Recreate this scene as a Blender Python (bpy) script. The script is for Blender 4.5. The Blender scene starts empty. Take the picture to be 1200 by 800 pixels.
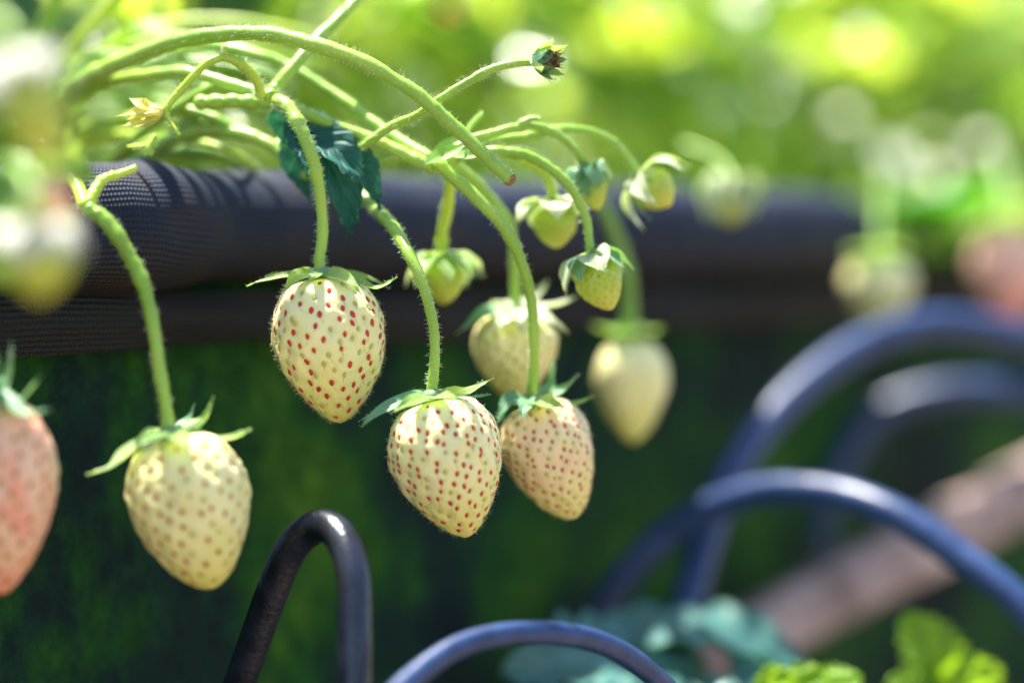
import bpy, math, random
import numpy as np
from mathutils import Vector, Matrix, noise as mnoise

R = math.radians
sc = bpy.context.scene
col = sc.collection

# ------------------------------------------------------------------ camera
CAM = Vector((0, 0, 0.34))
PITCH = 1.9
F = 85.0 / 36.0 * 1200.0
cd = bpy.data.cameras.new('camera')
cam = bpy.data.objects.new('camera', cd)
col.objects.link(cam)
cam.location = CAM
cam.rotation_euler = (R(90 - PITCH), 0, 0)
cd.lens = 85
cd.sensor_width = 36
cd.clip_start = 0.02
cd.clip_end = 500
cd.dof.use_dof = True
cd.dof.focus_distance = 0.560
cd.dof.aperture_fstop = 2.9
sc.camera = cam

# ------------------------------------------------------------------ sky and sun
SUN_EL, SUN_AZ = 70.0, -50.0          # azimuth from +Y, negative = to the left: behind the subject
wd = bpy.data.worlds.new("World")
sc.world = wd
wd.use_nodes = True
nt = wd.node_tree
sky = nt.nodes.new('ShaderNodeTexSky')
sky.sky_type = 'NISHITA'
sky.sun_disc = False
sky.sun_elevation = R(SUN_EL)
sky.sun_rotation = R(SUN_AZ)
sky.altitude = 100
bg = nt.nodes['Background']
bg.inputs['Strength'].default_value = 0.095
nt.links.new(sky.outputs[0], bg.inputs[0])
sl = bpy.data.lights.new('sun', 'SUN')
sl.energy = 5.0
sl.angle = R(1.2)
sl.color = (1.0, 0.94, 0.84)
so = bpy.data.objects.new('sun', sl)
col.objects.link(so)
sdir = Vector((math.cos(R(SUN_EL)) * math.sin(R(SUN_AZ)), math.cos(R(SUN_EL)) * math.cos(R(SUN_AZ)), math.sin(R(SUN_EL))))
so.rotation_euler = sdir.to_track_quat('Z', 'Y').to_euler()
so.location = (0, 0, 3)

sc.view_settings.view_transform = 'Standard'
sc.view_settings.look = 'None'
sc.view_settings.exposure = 1.8
sc.view_settings.gamma = 1
sc.view_settings.use_curve_mapping = False
sc.render.engine = 'CYCLES'
sc.cycles.use_denoising = True
sc.cycles.max_bounces = 10
sc.cycles.transmission_bounces = 8
sc.cycles.sample_clamp_indirect = 6
sc.cycles.caustics_reflective = False
sc.cycles.caustics_refractive = False

# ------------------------------------------------------------------ helpers
cp, sp = math.cos(R(PITCH)), math.sin(R(PITCH))
RIGHT, UP, FWD = Vector((1, 0, 0)), Vector((0, sp, cp)), Vector((0, cp, -sp))


def P(px, py, d):
    """world point seen at (px, py) of the 1200x800 photograph, d metres along the view axis"""
    return CAM + RIGHT * ((px - 600) / F * d) + UP * ((400 - py) / F * d) + FWD * d


def px2m(n, d):
    return n / F * d


def tag(o, label=None, cat=None, group=None, kind=None):
    if label: o['label'] = label
    if cat: o['category'] = cat
    if group: o['group'] = group
    if kind: o['kind'] = kind
    return o


def empty(name, loc, label, cat, group=None):
    o = bpy.data.objects.new(name, None)
    col.objects.link(o)
    o.location = loc
    o.empty_display_size = 0.01
    return tag(o, label, cat, group)


class MB:
    def __init__(self):
        self.v, self.f, self.m, self.a, self.uv = [], [], [], [], []
        self.n = 0

    def add(self, verts, faces, mat=0, rnd=0.5, uv=None):
        b = self.n
        self.v.extend(tuple(p) for p in verts)
        self.f.extend(tuple(i + b for i in f) for f in faces)
        self.m.extend([mat] * len(faces))
        self.a.extend([rnd] * len(verts))
        self.uv.extend(uv if uv is not None else [(0.0, 0.0)] * len(verts))
        self.n += len(verts)

    def build(self, name, mats, parent=None, smooth=True):
        me = bpy.data.meshes.new(name)
        ox = Vector(parent['_o']) if parent is not None and '_o' in parent else (Vector(parent.location) if parent is not None else Vector((0, 0, 0)))
        V = np.array(self.v, dtype=float) - np.array(ox)
        me.from_pydata(V.tolist(), [], self.f)
        if not isinstance(mats, (list, tuple)): mats = [mats]
        for m in mats: me.materials.append(m)
        me.polygons.foreach_set('material_index', self.m)
        if smooth: me.polygons.foreach_set('use_smooth', [True] * len(self.f))
        at = me.attributes.new('rnd', 'FLOAT', 'POINT')
        at.data.foreach_set('value', self.a)
        uvl = me.uv_layers.new(name='UVMap')
        li = np.zeros(len(me.loops), dtype=np.int32)
        me.loops.foreach_get('vertex_index', li)
        uvl.data.foreach_set('uv', np.array(self.uv, dtype=float)[li].ravel())
        me.update()
        o = bpy.data.objects.new(name, me)
        col.objects.link(o)
        if parent is not None:
            o.parent = parent
            OFFS[o.name] = ox
        return o


OFFS = {}


def sub(mb, name, mats, parent, smooth=True):
    """sub-part under a part whose mesh already carries the thing's offset"""
    top = parent.parent
    t = top
    o = mb.build(name, mats, t, smooth)
    o.parent = parent
    return o


def catmull(pts, n=8):
    pts = [Vector(p) for p in pts]
    if len(pts) < 3:
        return [pts[0].lerp(pts[-1], i / n) for i in range(n + 1)]
    ext = [pts[0] * 2 - pts[1]] + pts + [pts[-1] * 2 - pts[-2]]
    out = []
    for i in range(1, len(ext) - 2):
        a, b, c, d = ext[i - 1:i + 3]
        for k in range(n):
            t = k / n
            out.append(0.5 * ((2 * b) + (c - a) * t + (2 * a - 5 * b + 4 * c - d) * t * t + (3 * b - a - 3 * c + d) * t ** 3))
    out.append(pts[-1])
    return out


def frames(path):
    T = []
    for i in range(len(path)):
        a = path[max(i - 1, 0)]; b = path[min(i + 1, len(path) - 1)]
        t = (b - a)
        T.append(t.normalized() if t.length > 1e-9 else Vector((0, 0, 1)))
    up = Vector((0.13, 0.2, 0.97)) if abs(T[0].z) < .9 else Vector((1, 0.1, 0))
    N = []
    n = (up - T[0] * up.dot(T[0])).normalized()
    for t in T:
        n = (n - t * n.dot(t)).normalized()
        N.append(n)
    return T, N


def tube(mb, path, radii, seg=12, mat=0, cap=True, rnd=.5, wob=0.0, seed=0):
    path = [Vector(p) for p in path]
    n = len(path)
    if not isinstance(radii, (list, tuple)): radii = [radii, radii]
    T, N = frames(path)
    rr = np.interp(np.linspace(0, 1, n), np.linspace(0, 1, len(radii)), radii)
    V, Fc, uv = [], [], []
    L = 0
    for i, p in enumerate(path):
        if i: L += (p - path[i - 1]).length
        b = T[i].cross(N[i])
        for k in range(seg):
            a = 2 * math.pi * k / seg
            r = rr[i]
            dv = N[i] * math.cos(a) + b * math.sin(a)
            if wob:
                r *= 1 + wob * mnoise.noise((p + dv * r) * (0.35 / max(r, 1e-5)) + Vector((seed, 0, 0)))
            V.append(p + dv * r)
            uv.append((L, 2 * math.pi * rr[i] * k / seg))
    for i in range(n - 1):
        for k in range(seg):
            k2 = (k + 1) % seg
            Fc.append((i * seg + k, (i + 1) * seg + k, (i + 1) * seg + k2, i * seg + k2))
    if cap:
        Fc.append(tuple(range(seg)))
        Fc.append(tuple((n - 1) * seg + k for k in reversed(range(seg))))
    mb.add(V, Fc, mat, rnd, uv)
    return path, rr, T, N


def hair(mb, p, d, L, r, bend=None, mat=0):
    d = d.normalized()
    s = d.orthogonal().normalized()
    t = d.cross(s)
    tip = p + d * L
    if bend is not None: tip = tip + bend
    base = [p + s * r, p + (s * -.5 + t * .87) * r, p + (s * -.5 - t * .87) * r]
    mid = [p + d * (L * .5) + (q - p) * .7 + (bend * .25 if bend is not None else Vector((0, 0, 0))) for q in base]
    mb.add(base + mid + [tip], [(0, 1, 4, 3), (1, 2, 5, 4), (2, 0, 3, 5), (3, 4, 6), (4, 5, 6), (5, 3, 6)], mat)


def hairs_on_tube(mb, path, rr, T, N, count, L=0.0011, rng=random):
    n = len(path)
    for _ in range(count):
        i = rng.randrange(n - 1)
        f = rng.random()
        p = path[i].lerp(path[i + 1], f)
        a = rng.random() * 2 * math.pi
        dv = N[i] * math.cos(a) + T[i].cross(N[i]) * math.sin(a)
        d = dv + T[i] * rng.uniform(-.5, .5)
        hair(mb, p + dv * rr[i] * .95, d, L * rng.uniform(.5, 1.3), 0.000038,
             Vector((rng.uniform(-1, 1), rng.uniform(-1, 1), rng.uniform(-1, 1))) * L * .2)


def blade(mb, pts, width, nrm, nu=12, nv=3, fold=.25, wprof='sepal', rnd=.5, serr=0.0, teeth=7, thick=0.00025, mat=0, ruffle=0.0, seed=0, vein=0.0):
    """a leaf blade along a polyline; nrm = hint of the upper side's normal"""
    path = catmull(pts, max(4, nu // (len(pts) - 1) + 1)) if len(pts) > 2 else catmull(pts, nu)
    n = len(path)
    T = frames(path)[0]
    nrm = Vector(nrm)
    V, uv, Fc = [], [], []
    cols = 2 * nv + 1
    tops = []
    for i, p in enumerate(path):
        t = i / (n - 1)
        nn = nrm - T[i] * nrm.dot(T[i])
        if nn.length < 1e-4: nn = T[i].orthogonal()
        nn.normalize()
        s = T[i].cross(nn)
        if wprof == 'sepal':
            w = (math.sin(math.pi * min(1, t * .86 + .14)) ** .8) * (1 - t ** 4)
            w = max(w, 0.02 if t > .9 else .3) * 1.28
        elif wprof == 'oval':
            w = math.sin(math.pi * (t * .94 + .03) ** .9) ** .62
        else:                                   # leaflet: wedge base, broad above the middle, round tip
            w = math.sin(math.pi * (t * .97 + .015) ** 1.18) ** .72
        if serr:
            w *= 1 - serr * (0.5 + 0.5 * math.cos(2 * math.pi * teeth * t))
        for j in range(cols):
            v = (j - nv) / nv
            h = abs(v) * fold * width * .5 * w
            q = p + s * (v * w * width * .5) + nn * h
            if ruffle:
                q = q + nn * (ruffle * width * mnoise.noise(Vector((t * 4 + seed, v * 2, seed * 1.7))))
            if vein:
                ph = (t * teeth - abs(v) * 1.1)
                q = q + nn * (vein * width * (abs((ph % 1) - .5) - .25)) * min(1, abs(v) * 4)
            V.append(q)
            uv.append((v * .5 + .5, t))
    for i in range(n - 1):
        for j in range(cols - 1):
            a = i * cols + j
            Fc.append((a, a + 1, a + cols + 1, a + cols))
    mb.add(V, Fc, mat, rnd, uv)
    return path


def leaflet(mb, base, tipp, W, nh, hi=False, rnd=.5, seed=0, mat=0, droop=.15, serr=.12, ruffle=.06):
    d = tipp - base
    nh = Vector(nh).normalized()
    mid = base.lerp(tipp, .5) + nh * d.length * droop
    blade(mb, [base, mid, tipp], W, nh, nu=44 if hi else 8, nv=6 if hi else 2, fold=.22 if hi else .30, wprof='leaflet', rnd=rnd, serr=serr if hi else 0,
          teeth=9, ruffle=ruffle, seed=seed, vein=.05 if hi else 0, mat=mat)


# ------------------------------------------------------------------ materials
def M(name):
    m = bpy.data.materials.new(name)
    m.use_nodes = True
    m.node_tree.nodes.clear()
    out = m.node_tree.nodes.new('ShaderNodeOutputMaterial')
    return m, m.node_tree, out


def N_(nt, t, **kw):
    n = nt.nodes.new(t)
    for k, v in kw.items():
        if k in n.inputs: n.inputs[k].default_value = v
        else: setattr(n, k, v)
    return n


def prin(nt, col_=(.5, .5, .5), rough=.5, spec=.5, **kw):
    b = nt.nodes.new('ShaderNodeBsdfPrincipled')
    b.inputs['Base Color'].default_value = (*col_, 1)
    b.inputs['Roughness'].default_value = rough
    b.inputs['Specular IOR Level'].default_value = spec
    for k, v in kw.items(): b.inputs[k].default_value = v
    return b


def noise(nt, scale, detail=3, rough=.5, vec=None):
    n = nt.nodes.new('ShaderNodeTexNoise')
    n.inputs['Scale'].default_value = scale
    n.inputs['Detail'].default_value = detail
    n.inputs['Roughness'].default_value = rough
    if vec is None:
        tc = nt.nodes.new('ShaderNodeNewGeometry')
        nt.links.new(tc.outputs['Position'], n.inputs['Vector'])
    else:
        nt.links.new(vec, n.inputs['Vector'])
    return n


def ramp(nt, fac, stops):
    r = nt.nodes.new('ShaderNodeValToRGB')
    el = r.color_ramp.elements
    while len(el) < len(stops): el.new(.5)
    for e, (p, c) in zip(el, stops):
        e.position = p
        e.color = (*c, 1)
    nt.links.new(fac, r.inputs[0])
    return r


def bump(nt, h, strength, dist, target):
    b = nt.nodes.new('ShaderNodeBump')
    b.inputs['Strength'].default_value = strength
    b.inputs['Distance'].default_value = dist
    nt.links.new(h, b.inputs['Height'])
    for t in target: nt.links.new(b.outputs[0], t.inputs['Normal'])
    return b


def leaf_mat(name, c0, c1, t0, t1, mixf=.45, rough=.38, vein=False, spec=.5, under=None, sheen=0):
    m, nt, out = M(name)
    at = N_(nt, 'ShaderNodeAttribute', attribute_name='rnd')
    base = ramp(nt, at.outputs['Fac'], [(0, c0), (1, c1)])
    tr = ramp(nt, at.outputs['Fac'], [(0, t0), (1, t1)])
    b = prin(nt, rough=rough, spec=spec)
    t = nt.nodes.new('ShaderNodeBsdfTranslucent')
    colr, colt = base.outputs[0], tr.outputs[0]
    nz = noise(nt, 60, 4)
    mx = N_(nt, 'ShaderNodeMixRGB', blend_type='MULTIPLY')
    mx.inputs[0].default_value = .5
    r2 = ramp(nt, nz.outputs['Fac'], [(.3, (.6, .62, .55)), (.7, (1.15, 1.1, 1.0))])
    nt.links.new(colr, mx.inputs[1]); nt.links.new(r2.outputs[0], mx.inputs[2])
    colr = mx.outputs[0]
    if under:
        ge = nt.nodes.new('ShaderNodeNewGeometry')
        mu = N_(nt, 'ShaderNodeMixRGB')
        mu.inputs[2].default_value = (*under, 1)
        nt.links.new(ge.outputs['Backfacing'], mu.inputs[0])
        nt.links.new(colr, mu.inputs[1])
        colr = mu.outputs[0]
    nt.links.new(colr, b.inputs['Base Color'])
    nt.links.new(colt, t.inputs['Color'])
    if vein:
        uv = nt.nodes.new('ShaderNodeUVMap')
        s = nt.nodes.new('ShaderNodeSeparateXYZ'); nt.links.new(uv.outputs[0], s.inputs[0])
        def ma(op, a, b_=None, c=None):
            n = N_(nt, 'ShaderNodeMath', operation=op)
            for i, x in enumerate((a, b_, c)):
                if x is None: continue
                if isinstance(x, (int, float)): n.inputs[i].default_value = x
                else: nt.links.new(x, n.inputs[i])
            return n.outputs[0]
        av = ma('ABSOLUTE', ma('SUBTRACT', s.outputs[0], .5))
        ph = ma('FRACT', ma('SUBTRACT', ma('MULTIPLY', s.outputs[1], 8.0), ma('MULTIPLY', av, 4.5)))
        dist = ma('ABSOLUTE', ma('SUBTRACT', ph, .5))
        lat = ma('SMOOTH_MIN', ma('MULTIPLY', dist, 5.0), 1.0, .1)
        mid = ma('SMOOTH_MIN', ma('MULTIPLY', av, 25.0), 1.0, .1)
        h = ma('MULTIPLY', lat, mid)
        bump(nt, h, .7, .0006, [b, t])
        mv = N_(nt, 'ShaderNodeMixRGB')
        mv.inputs[1].default_value = (c1[0] * 1.8, c1[1] * 1.5, c1[2] * 1.6, 1)
        nt.links.new(ma('MINIMUM', ma('ADD', h, .3), 1.0), mv.inputs[0])
        nt.links.new(colr, mv.inputs[2]); nt.links.new(mv.outputs[0], b.inputs['Base Color'])
    else:
        nz2 = noise(nt, 900, 2)
        bump(nt, nz2.outputs['Fac'], .25, .0003, [b])
    if sheen:
        b.inputs['Sheen Weight'].default_value = sheen
        b.inputs['Sheen Roughness'].default_value = .35
    mix = nt.nodes.new('ShaderNodeMixShader')
    mix.inputs[0].default_value = mixf
    nt.links.new(b.outputs[0], mix.inputs[1]); nt.links.new(t.outputs[0], mix.inputs[2])
    nt.links.new(mix.outputs[0], out.inputs[0])
    return m


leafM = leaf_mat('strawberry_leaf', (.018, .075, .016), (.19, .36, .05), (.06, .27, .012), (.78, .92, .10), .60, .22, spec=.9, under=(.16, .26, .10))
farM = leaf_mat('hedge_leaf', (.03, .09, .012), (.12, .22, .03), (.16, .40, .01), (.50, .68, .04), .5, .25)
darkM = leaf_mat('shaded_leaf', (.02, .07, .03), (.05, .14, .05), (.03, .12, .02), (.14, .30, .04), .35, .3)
nearM = leaf_mat('blue_green_leaf', (.012, .095, .075), (.02, .14, .115), (.03, .20, .06), (.05, .28, .09), .22, .6, vein=True, spec=.35)
lowM = leaf_mat('hazy_green_leaf', (.05, .17, .15), (.08, .22, .20), (.05, .25, .07), (.08, .3, .1), .2, .36, vein=True)
brightM = leaf_mat('young_leaf', (.16, .34, .02), (.24, .42, .03), (.35, .6, .02), (.45, .7, .03), .5, .4, vein=True)
sepalM = leaf_mat('sepal', (.17, .34, .07), (.27, .45, .13), (.34, .58, .05), (.55, .75, .12), .42, .5, under=(.30, .45, .22), sheen=.7)
sepalTealM = leaf_mat('sepal_teal', (.10, .30, .15), (.20, .42, .22), (.22, .45, .08), (.32, .55, .1), .3, .5, sheen=.6)


def stem_mat(name, c0, c1):
    m, nt, out = M(name)
    nz = noise(nt, 45, 3)
    r = ramp(nt, nz.outputs['Fac'], [(.22, (c0[0] * 1.15, c0[1] * .55, c0[2])), (.36, c0), (.66, c1)])
    b = prin(nt, rough=.36, spec=.5)
    b.inputs['Subsurface Weight'].default_value = .3
    b.inputs['Subsurface Radius'].default_value = (.6, 1.0, .25)
    b.inputs['Subsurface Scale'].default_value = .0016
    nt.links.new(r.outputs[0], b.inputs['Base Color'])
    nz2 = noise(nt, 1400, 3)
    bump(nt, nz2.outputs['Fac'], .35, .00025, [b])
    nt.links.new(b.outputs[0], out.inputs[0])
    return m


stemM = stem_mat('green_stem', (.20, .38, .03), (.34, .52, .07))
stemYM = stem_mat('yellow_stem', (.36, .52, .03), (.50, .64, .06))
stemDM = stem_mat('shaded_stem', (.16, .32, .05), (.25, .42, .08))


def simple(name, c, rough=.5, spec=.5, bumps=None, nzs=None, **kw):
    m, nt, out = M(name)
    b = prin(nt, c, rough, spec, **kw)
    if nzs:
        sc_, c2 = nzs
        nz = noise(nt, sc_, 4)
        r = ramp(nt, nz.outputs['Fac'], [(.35, c), (.65, c2)])
        nt.links.new(r.outputs[0], b.inputs['Base Color'])
    if bumps:
        nz = noise(nt, bumps[0], 4)
        bump(nt, nz.outputs['Fac'], bumps[1], bumps[2], [b])
    nt.links.new(b.outputs[0], out.inputs[0])
    return m


m, nt_, out_ = M('fine_hair')
b_ = prin(nt_, (.75, .8, .6), .4)
t_ = nt_.nodes.new('ShaderNodeBsdfTranslucent'); t_.inputs[0].default_value = (.85, .9, .7, 1)
x_ = nt_.nodes.new('ShaderNodeMixShader'); x_.inputs[0].default_value = .5
nt_.links.new(b_.outputs[0], x_.inputs[1]); nt_.links.new(t_.outputs[0], x_.inputs[2]); nt_.links.new(x_.outputs[0], out_.inputs[0])
hairM = m
styleM = simple('dry_style', (.22, .20, .07), .5)
seedRed = simple('red_seed', (.60, .020, .03), .30, .5, nzs=(900, (.46, .012, .02)))
seedGreen = simple('green_seed', (.44, .47, .11), .4, .5, nzs=(700, (.50, .36, .10)))
seedBrown = simple('brown_red_seed', (.58, .11, .06), .4, .5, nzs=(700, (.42, .09, .05)))
cutM = simple('cut_stem_end', (.10, .05, .02), .8, .2, (3000, .6, .0003), nzs=(2500, (.35, .25, .10)))
driedM = simple('dried_stamen', (.18, .06, .025), .8, .2, (2500, .6, .0003))
sepalPaleM = leaf_mat('sunlit_pale_sepal', (.42, .52, .30), (.60, .66, .46), (.45, .6, .15), (.6, .75, .25), .35, .5, sheen=.8)  # paler sepal copy: bright sunlight put into the colour
yellowM = leaf_mat('yellow_sepal', (.62, .62, .10), (.75, .72, .22), (.75, .75, .08), (.85, .8, .15), .45, .4)
highlightM = simple('pale_highlight', (.75, .75, .62), .6)  # sunlit white put into the colour of near calyxes and added flowers


def flesh_mat(name, base, patch, tip, tip_amt=1.0, sss=.0014):
    m, nt, out = M(name)
    uv = nt.nodes.new('ShaderNodeUVMap')
    s = nt.nodes.new('ShaderNodeSeparateXYZ'); nt.links.new(uv.outputs[0], s.inputs[0])
    nz = noise(nt, 130, 3)
    r = ramp(nt, nz.outputs['Fac'], [(.35, base), (.68, patch)])
    mt = N_(nt, 'ShaderNodeMixRGB'); mt.inputs[2].default_value = (*tip, 1)
    rt = ramp(nt, s.outputs[1], [(0.0, (.4, .4, .4)), (.12, (0, 0, 0)), (.55, (.12, .12, .12)), (1, (tip_amt, tip_amt, tip_amt))])
    nt.links.new(rt.outputs[0], mt.inputs[0]); nt.links.new(r.outputs[0], mt.inputs[1])
    # pits: rnd attribute holds the dimple depth -> greener, more saturated skin in the pit
    at = N_(nt, 'ShaderNodeAttribute', attribute_name='rnd')
    mp = N_(nt, 'ShaderNodeMixRGB'); mp.inputs[2].default_value = (base[0] * .80, base[1] * .82, base[2] * .38, 1)
    mm = N_(nt, 'ShaderNodeMath', operation='MULTIPLY'); mm.inputs[1].default_value = .75
    nt.links.new(at.outputs['Fac'], mm.inputs[0]); nt.links.new(mm.outputs[0], mp.inputs[0])
    nt.links.new(mt.outputs[0], mp.inputs[1])
    b = prin(nt, rough=.36, spec=.5)
    b.inputs['Subsurface Weight'].default_value = .6
    b.inputs['Subsurface Radius'].default_value = (1.0, .8, .35)
    b.inputs['Subsurface Scale'].default_value = sss
    nt.links.new(mp.outputs[0], b.inputs['Base Color'])
    nz2 = noise(nt, 1500, 3)
    bump(nt, nz2.outputs['Fac'], .22, .0003, [b])
    nt.links.new(b.outputs[0], out.inputs[0])
    return m


fleshM = flesh_mat('cream_flesh', (.80, .76, .36), (.84, .80, .46), (.72, .68, .17))
fleshYM = flesh_mat('yellow_cream_flesh', (.76, .72, .29), (.80, .75, .40), (.70, .66, .18))
fleshPinkM = flesh_mat('pink_flesh', (.80, .66, .44), (.82, .34, .26), (.76, .22, .14), .7)
fleshBlushM = flesh_mat('blush_cream_flesh', (.80, .73, .37), (.86, .58, .38), (.72, .66, .20))
fleshGreenM = flesh_mat('unripe_flesh', (.36, .50, .05), (.48, .58, .08), (.62, .58, .10), .8)
fleshRedM = flesh_mat('pink_red_flesh', (.80, .44, .36), (.82, .55, .45), (.72, .14, .16))


# woven landscape fabric
def fabric(name, c0, c1, stain, cell=.0011, dirt=1.0):
    m, nt, out = M(name)
    uv = nt.nodes.new('ShaderNodeUVMap')
    s = nt.nodes.new('ShaderNodeSeparateXYZ'); nt.links.new(uv.outputs[0], s.inputs[0])
    def ma(op, a, b_=None):
        n = N_(nt, 'ShaderNodeMath', operation=op)
        for i, x in enumerate((a, b_)):
            if x is None: continue
            if isinstance(x, (int, float)): n.inputs[i].default_value = x
            else: nt.links.new(x, n.inputs[i])
        return n.outputs[0]
    wz = noise(nt, 14, 2)
    wob = ma('MULTIPLY', ma('SUBTRACT', wz.outputs['Fac'], .5), .007)
    a = ma('ABSOLUTE', ma('SINE', ma('MULTIPLY', ma('ADD', s.outputs[0], wob), math.pi / cell)))
    b2 = ma('ABSOLUTE', ma('SINE', ma('MULTIPLY', ma('ADD', s.outputs[1], wob), math.pi / (cell * 1.25))))
    h = ma('MULTIPLY', a, b2)
    nz = noise(nt, 38, 5, .6)
    r0 = ramp(nt, nz.outputs['Fac'], [(.30, c0), (.55, c1), (.72, stain), (.80, (.30, .22, .20))])
    ge = nt.nodes.new('ShaderNodeNewGeometry'); sz = nt.nodes.new('ShaderNodeSeparateXYZ'); nt.links.new(ge.outputs['Position'], sz.inputs[0])
    dz = ma('MULTIPLY', ma('SUBTRACT', .350, sz.outputs[2]), 75.0)      # soil splashed on the lower half of the roll
    nz3 = noise(nt, 70, 5, .65)
    dr = ramp(nt, ma('MULTIPLY', dz, nz3.outputs['Fac']), [(.06, (0, 0, 0)), (.8, (.9, .9, .9))])
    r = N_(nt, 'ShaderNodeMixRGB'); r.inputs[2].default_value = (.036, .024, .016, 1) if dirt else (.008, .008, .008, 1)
    nt.links.new(dr.outputs[0], r.inputs[0]); nt.links.new(r0.outputs[0], r.inputs[1])
    mx = N_(nt, 'ShaderNodeMixRGB', blend_type='MULTIPLY'); mx.inputs[0].default_value = 1
    rh = ramp(nt, h, [(.05, (.35, .35, .35)), (.55, (1, 1, 1))])
    nt.links.new(r.outputs[0], mx.inputs[1]); nt.links.new(rh.outputs[0], mx.inputs[2])
    b = prin(nt, rough=.55, spec=.25)
    nt.links.new(mx.outputs[0], b.inputs['Base Color'])
    bump(nt, h, .8, .0004, [b])
    nt.links.new(b.outputs[0], out.inputs[0])
    return m


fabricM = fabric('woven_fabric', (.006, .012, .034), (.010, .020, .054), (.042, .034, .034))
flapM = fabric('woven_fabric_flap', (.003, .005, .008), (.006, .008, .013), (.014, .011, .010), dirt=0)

m, nt_, out_ = M('algae_wall')
tc = nt_.nodes.new('ShaderNodeNewGeometry')
mp_ = nt_.nodes.new('ShaderNodeMapping'); mp_.inputs['Scale'].default_value = (1, 1, .75)
nt_.links.new(tc.outputs['Position'], mp_.inputs[0])
na = noise(nt_, 15, 8, .68, mp_.outputs[0])
nb = noise(nt_, 190, 5, .75, mp_.outputs[0])
ra = ramp(nt_, na.outputs['Fac'], [(.34, (.002, .008, .016)), (.46, (.003, .024, .020)), (.55, (.009, .066, .010)), (.67, (.045, .13, .010))])
rb = ramp(nt_, nb.outputs['Fac'], [(.3, (.35, .4, .5)), (.7, (1.5, 1.4, 1.0))])
mx = N_(nt_, 'ShaderNodeMixRGB', blend_type='MULTIPLY'); mx.inputs[0].default_value = .9
nt_.links.new(ra.outputs[0], mx.inputs[1]); nt_.links.new(rb.outputs[0], mx.inputs[2])
b_ = prin(nt_, rough=.75, spec=.15)
nt_.links.new(mx.outputs[0], b_.inputs['Base Color'])
bump(nt_, nb.outputs['Fac'], .8, .002, [b_])
nt_.links.new(b_.outputs[0], out_.inputs[0])
wallM = m

soilM = simple('bed_soil', (.06, .04, .028), .95, .1, (220, 1, .004), nzs=(60, (.12, .08, .05)))
hoseM = simple('black_hose_plastic', (.008, .028, .10), .38, .5, (500, .5, .0004), nzs=(170, (.022, .052, .15)))
m, nt_, out_ = M('weathered_wood')
tc = nt_.nodes.new('ShaderNodeUVMap')
mp_ = nt_.nodes.new('ShaderNodeMapping'); mp_.inputs['Scale'].default_value = (40, 90, 1)
nt_.links.new(tc.outputs[0], mp_.inputs[0])
na = noise(nt_, 1, 6, .65, mp_.outputs[0])
ra = ramp(nt_, na.outputs['Fac'], [(.3, (.05, .035, .03)), (.48, (.32, .23, .21)), (.66, (.58, .46, .43))])
b_ = prin(nt_, rough=.8, spec=.2)
nt_.links.new(ra.outputs[0], b_.inputs['Base Color'])
bump(nt_, na.outputs['Fac'], .5, .001, [b_])
nt_.links.new(b_.outputs[0], out_.inputs[0])
woodM = m
groundM = simple('garden_soil', (.16, .12, .085), .95, .1, (60, .8, .01), nzs=(7, (.26, .20, .14)))
strawM = simple('pale_stone', (.45, .36, .25), .9, .2, (80, .6, .003), nzs=(60, (.55, .46, .34)))
trunkM = simple('bark', (.12, .09, .06), .9, .2, (60, .8, .01))

# ------------------------------------------------------------------ ground
mb = MB()
n = 60
xs = [math.copysign(abs(t) ** 3 * 200, t) for t in np.linspace(-1, 1, n)]
V, Fc = [], []
for y in xs:
    for x in xs:
        r = math.hypot(x, y)
        V.append((x, y + .5, -.002 + (.012 * mnoise.noise(Vector((x * 3, y * 3, 0))) if r < 8 else 0)))
for i in range(n - 1):
    for j in range(n - 1):
        a = i * n + j
        Fc.append((a, a + 1, a + n + 1, a + n))
mb.add(V, Fc)
g = mb.build('ground', groundM)
tag(g, 'brown garden soil under and between the raised beds', 'ground', kind='structure')

# ------------------------------------------------------------------ raised bed with rolled fabric rail
DR = Vector((.643, .766, 0)).normalized()      # along the bed, away to the right
NB = Vector((-.766, .643, 0)).normalized()     # towards the back of the bed
P0 = Vector((-.0929, .585, 0))


def bedpt(s, off, z):
    return P0 + DR * s + NB * off + Vector((0, 0, z))


def sheet(mb, f, us, vs, uvf=None, mat=0):
    V, uv, Fc = [], [], []
    for u in us:
        for v in vs:
            V.append(f(u, v)); uv.append(uvf(u, v) if uvf else (u, v))
    k = len(vs)
    for i in range(len(us) - 1):
        for j in range(k - 1):
            a = i * k + j
            Fc.append((a, a + k, a + k + 1, a + 1))
    mb.add(V, Fc, mat, .5, uv)


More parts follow.
